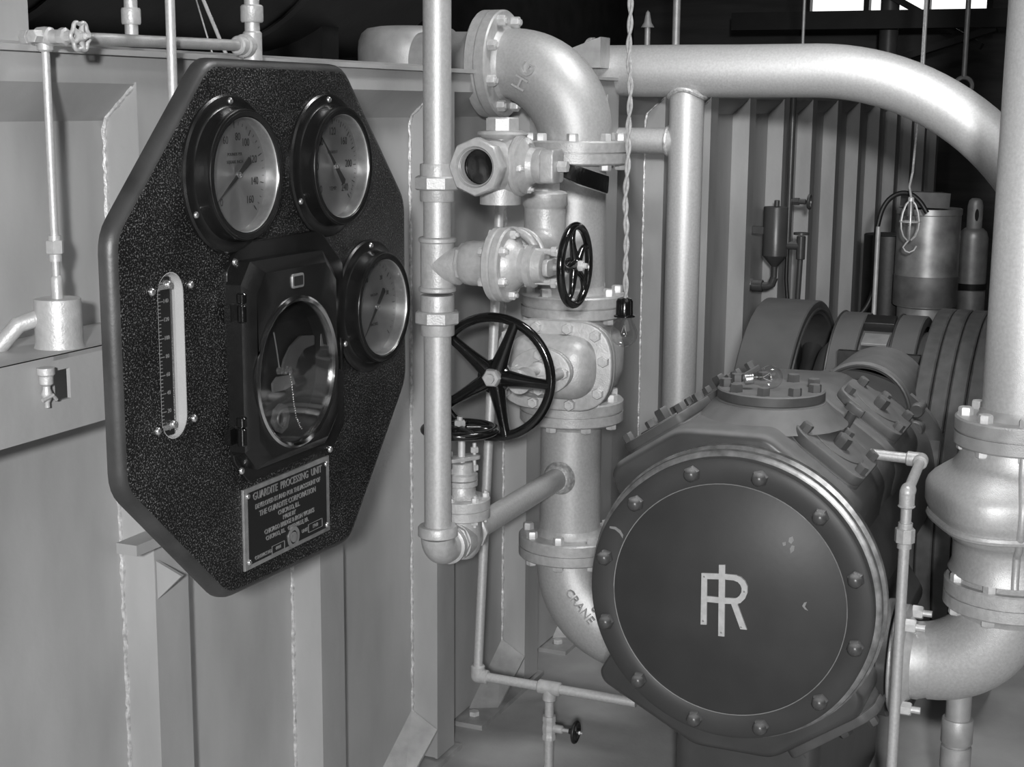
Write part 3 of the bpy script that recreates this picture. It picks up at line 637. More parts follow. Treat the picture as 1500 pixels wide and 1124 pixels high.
def gauge(scx, scy, lab, pcx, pcy, needle, nums, tick_range, fontsz=.0175, R3_=.115, extra=()):
    top = PX(scx, scy); c = top - EZ*R3_; c.y = YF
    b = MB(); rf = .126
    b.lathe([(0,0),(rf,0),(rf,.004),(rf-.003,.007),(.110,.008),(.1065,.011),(.1035,.026),(.1045,.030),(.1035,.035),(.099,.038),(.0925,.0375),(.0900,.034),(.0900,.016)], c, -EY, seg=72)
    g = T.part('pressure_gauge', b, M_['satin'], label=lab)
    T.part('bezel_bead', MB().torus(c - EY*.0365, EY, .1005, .0020, 72, 8), M_['satin'], g)
    T.part('inner_ring', MB().lathe([(.0898,.006),(.0892,.034),(.0905,.036)], c, -EY, seg=72), M_['platem'], g, smooth=60)
    # dial
    me = mesh('dial', MB().lathe([(0,0),(.0902,0),(.0902,-.002),(0,-.002)], seg=72), M_['dial'])
    M = Fy(c - EY*.0135); T.inst('dial', me, M, g)
    xs = 1 if (M.col[0].xyz.x > 0) else -1
    tm = MB(); r0 = .0902
    def pt(deg, rad): a = R_(deg); return V((xs*rad*cos(a), rad*sin(a), 0))
    Mx = M if xs > 0 else M @ Matrix.Rotation(pi, 4, 'Y')
    Fp = Matrix.Translation(c - EY*.0139) @ Matrix(((1,0,0,0),(0,0,-1,0),(0,1,0,0),(0,0,0,1)))   # x=X, y=Z, z=-Y
    for deg, s in nums: tm = merge(tm, text_mb(s, Fp @ Matrix.Translation((cos(R_(deg))*.056, sin(R_(deg))*.060, 0)), fontsz, .0002, sx=.85))
    a0, a1, nt_, mj = tick_range
    for i in range(nt_+1):
        a = R_(a0 + (a1-a0)*i/nt_); L = .010 if i % mj == 0 else .005; w_ = .0014 if i % mj == 0 else .0007
        tm.box((0, 0, 0), (L, w_, .0004), Fp @ Matrix.Rotation(a, 4, 'Z') @ Matrix.Translation((.080-L/2+.003, 0, 0)))
    for y, s, sz in extra: tm = merge(tm, text_mb(s, Fp @ Matrix.Translation((0, y, 0)), sz, .0002))
    T.part('markings', tm, M_['black'], g)
    nb = MB(); a = R_(needle); Mn = Fp @ Matrix.Translation((0,0,.006)) @ Matrix.Rotation(a, 4, 'Z')
    nb.prism([(.078,0),(.0,.0036),(-.040,.0062),(-.043,0),(-.040,-.0062),(0,-.0036)], Mn, 0, .0012)
    T.part('pointer', nb, M_['black'], g)
    T.part('pointer_hub', MB().lathe([(0,0),(.006,0),(.005,.003),(.0025,.004),(.0025,.006),(0,.0065)], c - EY*.0195, -EY, seg=20), M_['steel'], g)
    T.part('glass', MB().lathe([(0,0),(.0895,0),(.0895,.0015),(0,.0015)], c - EY*.033, -EY, seg=60), M_['glass'], g)
    for k in range(3):
        a = pi/2 + k*2*pi/3; screw(g, c + V((cos(a)*R3_, -.007, sin(a)*R3_)))
    return c
gauge(331, 148, 'upper left round gauge with pointer at zero', 0, 0, 214, [(80,'80'),(56,'100'),(22,'120'),(-12,'140'),(-44,'160'),(116,'60'),(225,'0')], (225,-45,32,4), extra=((.032,'POUNDS PER',.007),(.020,'SQUARE INCH',.007)))
gauge(476.1, 146.1, 'upper right round gauge with pointer to upper left', 0, 0, 133, [(90,'120'),(45,'160'),(2,'200'),(-42,'240'),(135,'80'),(180,'40'),(222,'0')], (225,-45,48,4), fontsz=.019, extra=((.024,'DEGREES F',.007),(-.040,'TEMP.',.010)))
gauge(537.8, 359.6, 'lower right round gauge with long pointer to lower left', 0, 0, 227, [(60,'20'),(20,'30'),(120,'10')], (225,-45,30,5), fontsz=.012, extra=((.022,'VACUUM',.007),(-.034,'INCHES',.008)))
# ---- recorder
rp = [PX(*q) for q in [(351,354),(464.6,336.8),(498,386),(500,620),(485,652),(360,707),(338,677),(327,396)]]
b = MB(); poly = rpoly([(p.x, p.z) for p in rp], .010, 3); Fp0 = Matrix(((1,0,0,0),(0,0,-1,-0),(0,1,0,0),(0,0,0,1)))
Fw = Matrix.Translation((0, YF, 0)) @ Fp0
b.prism(poly, Fw, 0, .007, .002); rec = T.part('chart_recorder', b, M_['satin'], label='glossy black chart recorder with round window')
x0, x1 = PX(343,500).x, PX(494,500).x; zt_, zb_ = PX(380,372).z, PX(370,692).z
zt_ = at(382,383,Y=YF-.045).z; zb_ = at(383,690,Y=YF-.045).z; x0 = at(367,500,Y=YF-.05).x; x1 = at(500,500,Y=YF-.05).x
ch = .035; dp = [(x0,zb_+ch),(x0+ch,zb_),(x1-ch,zb_),(x1,zb_+ch),(x1,zt_-ch),(x1-ch,zt_),(x0+ch*.8,zt_),(x0,zt_-ch)]
rc = at(434.9, 544.6, Y=YF-.05); rr_ = .126
# case body: a chamfered octagonal tray with a round opening
def case():
    bm = bmesh.new(); n = len(dp)
    outer_ = [[bm.verts.new((x, YF-h, z)) for x, z in [(p[0]+ (1 if p[0] < rc.x else -1)*i_, p[1]+(1 if p[1] < rc.z else -1)*i_) for p in dp]] for h, i_ in ((.006,0),(.034,0),(.036,.002),(.051,.017),(.052,.019))]
    for A, B in zip(outer_, outer_[1:]):
        for i in range(n): bm.faces.new((A[i], A[(i+1)%n], B[(i+1)%n], B[i]))
    K = 64; C = [[bm.verts.new((rc.x+r*cos(2*pi*i/K), YF-h, rc.z+r*sin(2*pi*i/K))) for i in range(K)] for h, r in ((.052,rr_),(.030,rr_-.001),(.012,rr_-.001))]
    for A, B in zip(C, C[1:]):
        for i in range(K): bm.faces.new((A[i], A[(i+1)%K], B[(i+1)%K], B[i]))
    bm.faces.new(C[-1])
    es = [bm.edges.get((L[i], L[(i+1)%len(L)])) for L in (outer_[-1], C[0]) for i in range(len(L))]
    bmesh.ops.triangle_fill(bm, edges=es, use_beauty=True, use_dissolve=False)
    bm.verts.index_update(); m = MB(); m.add([tuple(v.co) for v in bm.verts], [tuple(v.index for v in f.verts) for f in bm.faces]); bm.free(); return m
T.part('case', case(), M_['satin'], rec, smooth=20)
T.part('recess', MB().lathe([(0,.0135),(rr_-.0025,.0135),(rr_-.0025,.050)], (rc.x,YF,rc.z), -EY, seg=64), M_['blkm'], rec)
T.part('window_ring', MB().lathe([(rr_-.004,0),(rr_+.002,0),(rr_+.003,.003),(rr_-.001,.0055),(rr_-.006,.003),(rr_-.006,-.004)], (rc.x,YF-.052,rc.z), -EY, seg=80), M_['chrome'], rec, label='bright metal window ring')
T.part('glass', MB().lathe([(0,0),(rr_-.004,0),(rr_-.004,.0015),(0,.0015)], (rc.x,YF-.048,rc.z), -EY, seg=60), M_['glass'], rec)
rq = lambda x, y, d=.018: at(x, y, Y=YF-d)
def flat(pts, d0, d1, r=.0): return MB().prism(rpoly([(p.x,p.z) for p in pts], r, 3) if r else [(p.x,p.z) for p in pts], Fw, d0, d1)
m_arc = mat('recorder_arm_metal', .10, .3, .4, .2, 20); m_seg = mat('recorder_plate', .16, .2, .45, .15, 30)
T.part('arm_segment', flat([rq(*p) for p in [(411,541),(414,527),(423,508),(438,492),(458,491),(458,505),(444,510),(434,525),(430,541)]], .018, .022, .004), m_arc, rec)
T.part('arm_segment', flat([rq(*p) for p in [(404,552),(425,548),(430,562),(415,571),(398,575),(397,562)]], .018, .022, .003), m_seg, rec)
T.part('pen_arm', MB().tube([rq(401,487,.024), rq(405,510,.024), rq(410,545,.024)], .0014, 6), m_seg, rec)
for p in [(408,543),(414,543),(420,542)]: T.part('pivot_screw', MB().lathe([(0,0),(.007,0),(.006,.008),(.003,.010),(0,.010)], rq(*p,.022), -EY, seg=14), M_['steel'], rec)
q = [(424.5,549),(427,560),(428.5,575),(430.5,592),(434,612),(440,626),(446,632),(452,628),(456,618)]
cpts = [rq(*p,.026) for p in q]; ch_ = MB()
for a, b_ in zip(cpts, cpts[1:]):
    k = max(2, int((b_-a).length/.0042))
    for i in range(k): ch_.sphere(a.lerp(b_, i/k), .0017, 8, 5)
T.part('bead_chain', ch_, M_['steel'], rec)
c = rq(408.5,613); T.part('clip_nut', merge(MB().lathe([(.010,0),(.026,0),(.026,.006),(.011,.006),(.010,.003)], c, -EY, seg=8), MB().torus(c-EY*.006, EY, .013, .0025, 24, 8)), m_arc, rec)
c = at(474,499,Y=YF-.03); T.part('arrow_tag', merge(flat([at(*p,Y=YF-.03) for p in [(469,507),(480,507),(479,488),(474.5,480),(469.5,490)]], .030, .031)), M_['platem'], rec)
T.part('arrow_mark', flat([at(*p,Y=YF-.03) for p in [(472,493),(478,493),(474.5,485)]], .0305, .0318), M_['black'], rec)
# label frame
lf = at(435,411,Y=YF-.052); T.part('label_frame', MB().prism(rpoly([(-.0185,-.012),(.0185,-.012),(.0185,.012),(-.0185,.012)], .005,3), Matrix.Translation(lf) @ Fp0, 0, .003, .001), M_['platem'], rec)
T.part('label_field', MB().prism(rpoly([(-.0145,-.008),(.0145,-.008),(.0145,.008),(-.0145,.008)], .003,3), Matrix.Translation(lf) @ Fp0, .001, .0034), M_['blkm'], rec)
for y in (447, 628):
    p = at(345, y, Y=YF-.02); h = MB(); h.cylb(p+EZ*.020+V((.0,-.012,0)), p+EZ*.003+V((0,-.012,0)), .0085, .002, 18); h.cylb(p+EZ*.001+V((0,-.012,0)), p-EZ*.028+V((0,-.012,0)), .0080, .002, 18)
    h.box(p+V((.012,-.006,.008)), (.028,.010,.016)); h.box(p+V((-.006,.006,-.012)), (.018,.012,.026)); T.part('hinge', h, M_['blk'], rec)
T.part('latch', MB().tube([at(499,495,Y=YF-.03), at(500,520,Y=YF-.034), at(499,540,Y=YF-.03)], .003, 8), M_['blk'], rec)
for p in [(343.5,384),(353.5,690),(483,658.5)]: screw(rec, PX(*p,.007), .0062)
# ---- nameplate
np_ = [PX(*q) for q in [(352.5,719.5),(479.4,666.5),(480.6,775.5),(357.5,838)]]
xL, xR = (np_[0].x+np_[3].x)/2, (np_[1].x+np_[2].x)/2; zT, zBt = (np_[0].z+np_[1].z)/2, (np_[2].z+np_[3].z)/2
w_, h_ = xR-xL, zT-zBt; nc = V(((xL+xR)/2, YF, (zT+zBt)/2)); Fn = Matrix.Translation(nc) @ Fp0
rect = lambda a, b_: [(-a,-b_),(a,-b_),(a,b_),(-a,b_)]
npl = T.part('nameplate', MB().prism(rect(w_/2,h_/2), Fn, 0, .004, .001), M_['platem'], label='black and silver lettered nameplate')
T.part('field', MB().prism(rect(w_/2-.012,h_/2-.008), Fn, .002, .0044), M_['plate'], npl)
tx = MB(); Ft = Fn @ Matrix.Translation((0,0,.0046))
lines = [('GUARDITE  PROCESSING  UNIT', .0, .072-.020, .0185, .86),('DEVELOPED BY AND FOR THE ACCOUNT OF', .0, .0335, .0118, .88),('THE GUARDITE CORPORATION', -.002, .019, .0135, .95),('CHICAGO, ILL.', .0, .0055, .0115, .95),
         ('MADE BY', -.0, -.006, .0105, .95),('CHICAGO BRIDGE & IRON WORKS', .002, -.018, .0115, .9),('CHICAGO, ILL.   GREENVILLE, PA.', -.006, -.030, .0105, .9)]
for s, x, y, sz, sx_ in lines: tx = merge(tx, text_mb(s, Ft @ Matrix.Translation((x*1.0, y*1.0, 0)), sz, .0004, sx=sx_, bold=.0003))
tx = merge(tx, text_mb('CONTRACT NO.', Ft @ Matrix.Translation((-w_*.30,-.0555,0)), .0088, .0004, sx=.8, bold=.0002), text_mb('4444', Ft @ Matrix.Translation((-w_*.135,-.0555,0)), .0085, .0004, bold=.0002), text_mb('UNIT', Ft @ Matrix.Translation((w_*.18,-.048,0)), .0088, .0004, bold=.0002), text_mb('1940', Ft @ Matrix.Translation((w_*.31,-.048,0)), .0095, .0004, bold=.0002))
for cx_, cy_, a, b_ in [(-w_*.135,-.0555,.020,.007),(w_*.31,-.048,.024,.0075)]:
    M = Ft @ Matrix.Translation((cx_,cy_,0)); 
    for q0, q1 in [((-a,-b_),(a,-b_)),((a,-b_),(a,b_)),((a,b_),(-a,b_)),((-a,b_),(-a,-b_))]: tx.bar(M @ V((*q0,0)), M @ V((*q1,0)), .0012, .0008)
T.part('lettering', tx, M_['platem'], npl)
T.part('seal', merge(MB().lathe([(.012,0),(.019,0),(.019,.0012),(.012,.0012)], nc+V((.012,-.0045,-.050)), -EY, seg=36), MB().lathe([(0,0),(.0095,0),(.0095,.0016),(0,.0016)], nc+V((.012,-.0045,-.050)), -EY, seg=30)), M_['platem'], npl)
for sx2 in (-1,1):
    for sz2 in (-1,1): screw(npl, nc+V((sx2*(w_/2-.012), -.004, sz2*(h_/2-.013))), .0052)
lin = MB(); so = [(x, z) for x, z in slot]; n_ = len(so); vs_l = [(x, y, z) for y in (YF+.0005, YBk+.002) for x, z in so] + [(x + (sx-x)*.05, y, z + (((s0 if z > s0 else s1 if z < s1 else z)-z)*.05)) for y in (YF+.0005, YBk+.002) for x, z in so]
lin.add(vs_l, [(i,(i+1)%n_,n_+(i+1)%n_,n_+i) for i in range(n_)] + [(2*n_+i,2*n_+(i+1)%n_,3*n_+(i+1)%n_,3*n_+i) for i in range(n_)] + [(i,(i+1)%n_,2*n_+(i+1)%n_,2*n_+i) for i in range(n_)])
T.part('slot_lining', lin, M_['wallp'], label='pale lining of the long slot')
# ---- thermometer scale in the slot
sc = MB(); scx = sx - .021; sc.bb((sx-.0325, YF+.003, s1-.026), (sx+.002, YF+.008, s0+.026))
th = T.part('scale_plate', sc, M_['plate'], label='black thermometer scale in the slot')
tk = MB()
for i in range(41):
    z = s1 - .016 + (s0-s1+.034)*i/40; L = .012 if i % 5 == 0 else .006
    tk.bb((sx-.029, YF+.0022, z-.0007), (sx-.029+L, YF+.0028, z+.0007))
for i in range(0, 41, 5):
    z = s1 - .016 + (s0-s1+.034)*i/40; tk = merge(tk, text_mb(str(i*4), Matrix.Translation((sx-.009, YF+.0028, z)) @ Fp0, .009, .0002))
T.part('graduations', tk, M_['platem'], th)
T.part('glass_tube', MB().cyl((sx+.004, YF+.003, s1-.02), (sx+.004, YF+.003, s0+.02), .0028, seg=12), M_['glass'], th)
for z in (s0+.012, s1-.012): T.part('clip', merge(MB().bb((sx-.030,YF+.0,z-.004),(sx+.004,YF+.008,z+.004)), MB().sphere((sx-.006,YF,z+.003), .006, 14, 8)), M_['steel'], th)
for p in [(222,428),(279,417),(231,632),(284,613)]: screw(None, PX(*p), .0064)
screw(None, PX(188,688), .005, m='blkm')
# panel brackets to the chamber
br = MB(); p = at(200, 808, Y=1.50); br.bb((1.95, YBk, p.z-.012), (2.10, 1.72, p.z+.0)); br.bb((1.95, YBk, p.z-.05), (1.957, 1.72, p.z))
bq = at(200,800,Y=1.655); T.part('bracket', merge(MB().bb((bq.x, 1.655, at(200,816,Y=1.655).z), (2.34, 1.70, bq.z)), MB().bb((2.28, YBk, at(200,816,Y=1.655).z), (2.34, 1.66, bq.z))), M_['wallp'])
T.part('bracket', MB().bb((2.30, YBk, 1.45), (2.36, 1.70, 1.50)), M_['wallp'])
# light toned gusset beneath the bracket
g = MB(); xg = 2.235
vsq = [(xg,1.698,at(252,826,X=xg).z),(xg,1.642,at(252,826,X=xg).z-.022),(xg,1.698,at(252,826,X=xg).z-.075)]; g.add(vsq+[(p[0]+.008,p[1],p[2]) for p in vsq], [(0,1,2),(5,4,3),(0,3,4,1),(1,4,5,2),(2,5,3,0)]); T.part('gusset', g, M_['wallp'])
# ================================================================ LEFT SHELF BEAM AND POT
f0 = at(30, 533, Y=1.60); f1 = at(30, 651, Y=1.60); fe = 1.97
T = Thing('shelf_beam', 'grey channel beam fixed across the chamber behind the panel at left', 'beam', (1.7, 1.6, f1.z))
hx0, hx1, hz0, hz1 = at(80,560,Y=1.6).x, at(103,560,Y=1.6).x, at(92,586,Y=1.6).z, at(92,541,Y=1.6).z
b = MB(); xa, xb = 1.2, 2.229; b.bb((xa,1.60,f1.z),(hx0,1.607,f0.z)); b.bb((hx1,1.60,f1.z),(xb,1.607,f0.z)); b.bb((hx0,1.60,f1.z),(hx1,1.607,hz0)); b.bb((hx0,1.60,hz1),(hx1,1.607,f0.z))
b.bb((xa,1.60,f0.z-.007),(xb,YW,f0.z)); T.part('channel', b, M_['wallp'])
T = Thing('condensate_pot', 'small pale grey cylinder pot standing on the beam at far left', 'pot', (at(87,520,Y=1.66).x, 1.655, f0.z))
pc2 = V((at(86,478,Y=1.655).x, 1.655, 0)); zt3 = at(85,437,Y=1.655).z; rp_ = .0385
T.part('body', MB().lathe([(0,0),(rp_*1.06,0),(rp_*1.02,.004),(rp_,.012),(rp_*.98,zt3-f0.z-.002),(rp_*.96,zt3-f0.z),(0,zt3-f0.z)], (pc2.x,pc2.y,f0.z), EZ, seg=44), M_['cast'])
zc0 = at(70,545,Y=1.60).z; xq = at(70,560,Y=1.585)
T.part('side_pipe', MB().tube([(pc2.x-.02,pc2.y+.02,zt3-.03),(pc2.x-.05,pc2.y+.04,zt3-.04),(pc2.x-.075,pc2.y+.06,zt3-.075),(pc2.x-.08,pc2.y+.08,zt3-.10)], .014, 14), M_['cast'])
T = Thing('drain_cock', 'tiny grey drain cock hanging in front of the beam under the pot', 'valve', (xq.x, 1.588, at(75,597,Y=1.588).z))
zz = lambda y: at(70, y, Y=1.588).z
T.part('body', MB().lathe([(0,0),(.004,0),(.004,.008),(.007,.014),(.009,.022),(.006,.030),(.006,.034),(.011,.038),(.011,.050),(.014,.053),(.014,zz(538)-zz(597)),(0,zz(538)-zz(597))], (xq.x,1.588,zz(597)), EZ, seg=20), M_['cast'])
T.part('lever', MB().tube([(xq.x-.020,1.58,zz(583)),(xq.x,1.576,zz(578)),(xq.x+.010,1.578,zz(586))], .003, 8), M_['cast'])
# ================================================================ LEFT SMALL PIPING
def vline(x0, y0, x1, y1, Y): return at(x0, y0, Y=Y), at(x1, y1, Y=Y)
XQ = pc2.x; zq = lambda y, X=XQ, Y=1.655: zpx(y, X, Y)
T = Thing('instrument_riser', 'thin grey upright pipe rising from the pot at far left', 'pipe', (XQ, 1.655, zt3))
T.part('pipe', MB().cyl((XQ,1.655,zt3-.001),(XQ,1.655,zq(76)), .0066, seg=20), M_['alum'])
T.part('socket', MB().lathe([(0,0),(.0095,0),(.0095,zq(407)-zt3),(.007,zq(404)-zt3),(0,zq(404)-zt3)], (XQ,1.655,zt3), EZ, seg=20), M_['cast'])
T.part('union_nut', merge(MB().hexa((XQ,1.655,zq(372)),(XQ,1.655,zq(352)), .0145), MB().cyl((XQ,1.655,zq(383)),(XQ,1.655,zq(345)), .010)), M_['cast'])
zA = zq(54)
T = Thing('needle_valve', 'small grey valve with star handwheel at the top left corner', 'valve', (XQ, 1.655, zq(76)))
T.part('body', merge(MB().cylb((XQ,1.655,zq(76)),(XQ,1.655,zA), .0125), MB().lathe([(0,-.03),(.011,-.03),(.011,-.014),(.015,-.012),(.016,0),(.015,.012),(.011,.014),(.011,.03),(0,.03)], (XQ,1.655,zA), -EY, seg=24)), M_['cast'])
T.part('end_plug', merge(MB().hexa((XQ,1.685,zA),(XQ,1.70,zA), .012), MB().hexa((XQ-.005,1.655,zA),(XQ-.032,1.655,zA), .011)), M_['cast'])
T.part('bonnet', MB().lathe([(0,0),(.013,0),(.014,.003),(.014,.012),(.010,.014),(.009,.026),(0,.026)], (XQ,1.625,zA), -EY, seg=8), M_['cast'])
hwp = at(96, 55, Y=1.575)
handwheel(T, (XQ,1.585,zA), -EY, .021, .0036, 5, .008, m='cast', nutr=.005, sw=.004, lobes=True)
# horizontal small pipe along the chamber wall to the tee
YQ = 1.655; XT2 = at(370, 68, Y=YQ).x; zT2 = at(370, 68, Y=YQ).z
T = Thing('balance_pipe', 'thin grey level pipe running along the chamber top at left', 'pipe', (XQ+.1, YQ, zA))
T.part('pipe', MB().cyl((XQ+.012,YQ,zA),(XT2-.05,YQ,zT2), .0105, seg=20), M_['alumd'])
T.part('coupling', merge(MB().cylb((XT2-.055,YQ,zT2),(XT2-.035,YQ,zT2), .018), MB().cylb((XT2-.037,YQ,zT2),(XT2-.018,YQ,zT2), .022)), M_['cast'])
T = Thing('pipe_tee', 'grey tee fitting with upright pipe above the top of the panel', 'pipe fitting', (XT2, YQ, zT2-.04))
zz2 = lambda y: zpx(y, XT2, YQ)
T.part('body', merge(MB().cylb((XT2,YQ,zz2(92)),(XT2,YQ,zz2(46)), .0185), MB().cylb((XT2-.03,YQ,zT2),(XT2,YQ,zT2), .017)), M_['cast'])
T.part('riser', MB().cyl((XT2,YQ,zz2(46)),(XT2,YQ,2.5), .0145), M_['alum'])
T.part('coupling', MB().lathe([(0,0),(.020,0),(.022,.003),(.022,.03),(.019,.033),(0,.033)], (XT2,YQ,zz2(33)), EZ, seg=24), M_['cast'])
T.part('drop', MB().cyl((XT2,YQ,zz2(92)),(XT2,YQ,1.55), .014), M_['alum'])
def vpipe(name, x, y0, y1, Y, r, lab, m='alum', coup=None, zlo=None):
    p = at(x, y1, Y=Y); T = Thing(name, lab, 'pipe', (p.x, Y, zlo if zlo is not None else p.z))
    T.part('pipe', MB().cyl((p.x,Y,zlo if zlo is not None else p.z),(p.x,Y,2.6), r), M_[m])
    if coup: T.part('coupling', MB().lathe([(0,0),(r*1.35,0),(r*1.45,.004),(r*1.45,.026),(r*1.35,.03),(0,.03)], (p.x,Y,zpx(coup,p.x,Y)), EZ, seg=24), M_['cast'])
vpipe('vent_pipe', 194, 20, 80, 1.80, .0125, 'short grey pipe with coupling standing on the chamber top behind the level pipe', coup=36, zlo=1.872)
vpipe('conduit_pipe', 254, 20, 160, 1.60, .0085, 'thin pale conduit passing in front of the level pipe and behind the panel', zlo=1.75)
a, b_ = at(332, 82, Y=1.9), at(300, 5, Y=1.9); solo('stay_rod', MB().tube([a, b_ + (b_-a)*2], .004, 8), M_['bolt'], 'thin bright slanting rod above the top of the panel', 'rod', a)
a, b_ = at(312, 82, Y=1.95), at(292, 15, Y=1.95); solo('stay_rod', MB().tube([a, b_ + (b_-a)*2], .0018, 8), M_['bolt'], 'hair-thin slanting wire beside the bright rod above the panel', 'rod', a)
# slim leaning pipe + floor pipe with drain valve
XL = 3.4617
T = Thing('drain_pipe', 'thin grey pipe running down behind the valves then along the floor to the compressor', 'pipe', (XL, 1.6, .27))
zb5 = at(700,990,X=XL).z; yb5 = at(700,990,X=XL).y
tp = at(737,190,Y=1.56)
T.part('upright', MB().cyl((XL,yb5,zb5+.02), tp, .0125, seg=22), M_['alum'])
T.part('elbow', merge(MB().cylb((XL,yb5,zb5-.0),(XL,yb5,zb5+.03), .019), MB().cylb((XL,yb5+.004,zb5),(XL,yb5-.03,zb5), .019), MB().sphere((XL,yb5,zb5), .019)), M_['cast'])
ye = at(905,1020,X=XL).y - .05
T.part('run', MB().cyl((XL,yb5,zb5),(XL,ye,zb5), .0125, seg=22), M_['alum'])
yt5 = at(805,1010,X=XL).y
T.part('tee', merge(MB().cylb((XL,yt5+.032,zb5),(XL,yt5-.032,zb5), .0185), MB().cylb((XL,yt5,zb5),(XL,yt5,zb5-.035), .0185)), M_['cast'])
T.part('branch', MB().cyl((XL,yt5,zb5),(XL,yt5,.0), .0125), M_['alum'])
zv5 = zpx(1066, XL, yt5)
vb = T.part('valve_body', merge(MB().lathe([(0,0),(.018,0),(.019,.012),(.017,.016),(.019,.026),(.019,.038),(.017,.05),(.019,.054),(.018,.066),(0,.066)], (XL,yt5,zv5-.033), EZ, seg=8), MB().cylb((XL,yt5,zv5),(XL,yt5-.04,zv5), .011), MB().cyl((XL,yt5-.03,zv5),(XL,yt5-.075,zv5), .005)), M_['cast'])
handwheel(T, (XL,yt5-.075,zv5), -EY, .026, .0045, 4, .008, m='blkm', nutr=.005, sw=.004, parent=vb)
# ================================================================ HANGING BULB
def bulb(T, c, axis, r=.030, base=True, socket=True):
    """c = centre of the globe, axis points from globe to cap"""
    b = MB(); pr = [(0,-r)] + [(r*cos(a), r*sin(a)) for a in [R_(-80+10*i) for i in range(12)]] + [(r*.74,r*.80),(r*.58,r*1.12),(r*.46,r*1.5)]
    b.lathe(pr, c, axis, seg=40); T.part('glass_bulb', b, M_['glass'])
    st = MB(); A = V(axis).normalized(); st.cyl(V(c)+A*r*1.5, V(c)+A*r*.5, r*.16, r*.10, seg=12); s_ = A.orthogonal().normalized()
    T.part('stem', st, M_['glass'])
    T.part('filament', MB().tube([V(c)+A*r*.6+s_*r*.05, V(c)+A*r*.0+s_*r*.45, V(c)-A*r*.08, V(c)+A*r*.0-s_*r*.45, V(c)+A*r*.6-s_*r*.05], r*.018, 6), M_['bolt'])
    T.part('screw_cap', MB().lathe([(0,0),(r*.45,0)] + [(r*(.45 + .03*(i % 2)), r*.1*i) for i in range(8)] + [(r*.2,r*.85),(0,r*.9)], V(c)+A*r*1.42, axis, seg=24), M_['steel'])
hb = at(914, 489, D=3.3); sk = at(912.5, 449, D=3.3)
T = Thing('hanging_bulb', 'clear glass bulb hanging on a twisted cord before the large riser', 'light bulb', hb)
zk = V((hb.x,hb.y,0)); bulb(T, hb, EZ, .0300)
zs0, zs1 = zpx(464,hb.x,hb.y), zpx(436,hb.x,hb.y)
T.part('socket', MB().lathe([(0,0),(.0235,0),(.0235,.003),(.019,.005),(.0185,zs1-zs0-.008),(.015,zs1-zs0-.002),(.006,zs1-zs0),(0,zs1-zs0)], (hb.x,hb.y,zs0), EZ, seg=32), M_['blk'])
b = MB(); k = 420; zt6 = 2.7
for s in (0, pi):
    pts = []
    for i in range(k):
        z = zs1 + (zt6-zs1)*i/(k-1); a = z*2*pi/.085 + s; wv = .003*sin(z*17)+.002*sin(z*41); pts.append((hb.x+.0034*cos(a)+wv, hb.y+.0034*sin(a)+wv, z))
    b.tube(pts, .0034, 7)
T.part('twisted_cord', b, M_['wirew'])
# ================================================================ COMPRESSOR
cX, cY, cZ = 3.0, .797, .731
T = Thing('air_compressor', 'large dark enamelled compressor with bolted round end cover and raised initials', 'compressor', (3.5, cY, 0))
Fx = lambda x=0: Matrix.Translation((x, cY, cZ)) @ Matrix(((0,0,1,0),(-1,0,0,0),(0,1,0,0),(0,0,0,1)))   # local: u right, v up, w away
cover = T.part('end_cover', MB().lathe([(0,0),(.252,0),(.2535,.0015),(.256,.0015),(.2575,0),(.303,0),(.309,.004),(.309,.030),(.300,.034),(0,.034)], (cX,cY,cZ), EX, seg=96), M_['cover'], smooth=50)
T.part('cover_groove', MB().torus((cX+.0002,cY,cZ), EX, .2555, .0012, 96, 6), M_['platem'], cover, label='worn bright ring scored in the cover')
me_a = bolt_me(.0180, .026, 'dbolt', acorn=True)
b0 = at(1014,693,X=cX); ph0 = math.atan2(b0.z-cZ, cY-b0.y)
for k in range(12):
    a = ph0 + 2*pi*k/12; T.inst('bolt', me_a, Fx(cX) @ Matrix.Translation((.283*cos(a), .283*sin(a), 0)) @ Matrix.Rotation(pi, 4, 'X') @ Matrix.Rotation(random.random(), 4, 'Z'), cover)
# emblem
E_ = lambda x, y: (lambda p: (cY-p.y, p.z-cZ))(at(x, y, X=cX))
FE = Fx(cX); em = MB()
_sk = [0]
def strip(*q): _sk[0] += 1; em.prism([E_(*p) for p in q], FE, -.0042 - .00012*_sk[0], .0005)
strip((1028.3,840.5),(1036.6,841),(1035.8,914.6),(1027.0,914.2)); strip((1053.8,827),(1063,827),(1061.8,932),(1052.8,931))
strip((1028.3,839),(1060,840),(1080,842),(1083,850.5),(1063,848.5),(1029,847.5)); strip((1034,872.5),(1060,875),(1083,876.3),(1082,884.5),(1062,883.8),(1034,881))
strip((1071.5,883.5),(1080.5,883),(1094.8,922),(1085.2,921))
oo = [(1078,841.8),(1086,844.8),(1092,850.5),(1095.8,858.5),(1095.6,868),(1092,876.5),(1085.5,882.8),(1077,884.5)]; ii = [(1076,849.8),(1081.5,852),(1085.2,856),(1087.2,861),(1086.8,867),(1084,872),(1080,875.2),(1075,876.3)]
for k in range(7): em.prism([E_(*oo[k]), E_(*oo[k+1]), E_(*ii[k+1]), E_(*ii[k])], FE, -.0052, .0005)
emb = T.part('emblem', em, mat('pale_emblem_metal', .50, .3, .45, .1, 90), cover, label='pale metal monogram of the letters I and R', smooth=20)
for p in [(1032.5,844),(1031,909),(1057.5,926),(1086.5,918),(1091,866)]:
    u, v = E_(*p); T.inst('rivet', bolt_me(.0022, .0018, 'steel', n=12), FE @ Matrix.Translation((u,v,-.0050)) @ Matrix.Rotation(pi,4,'X'), cover)
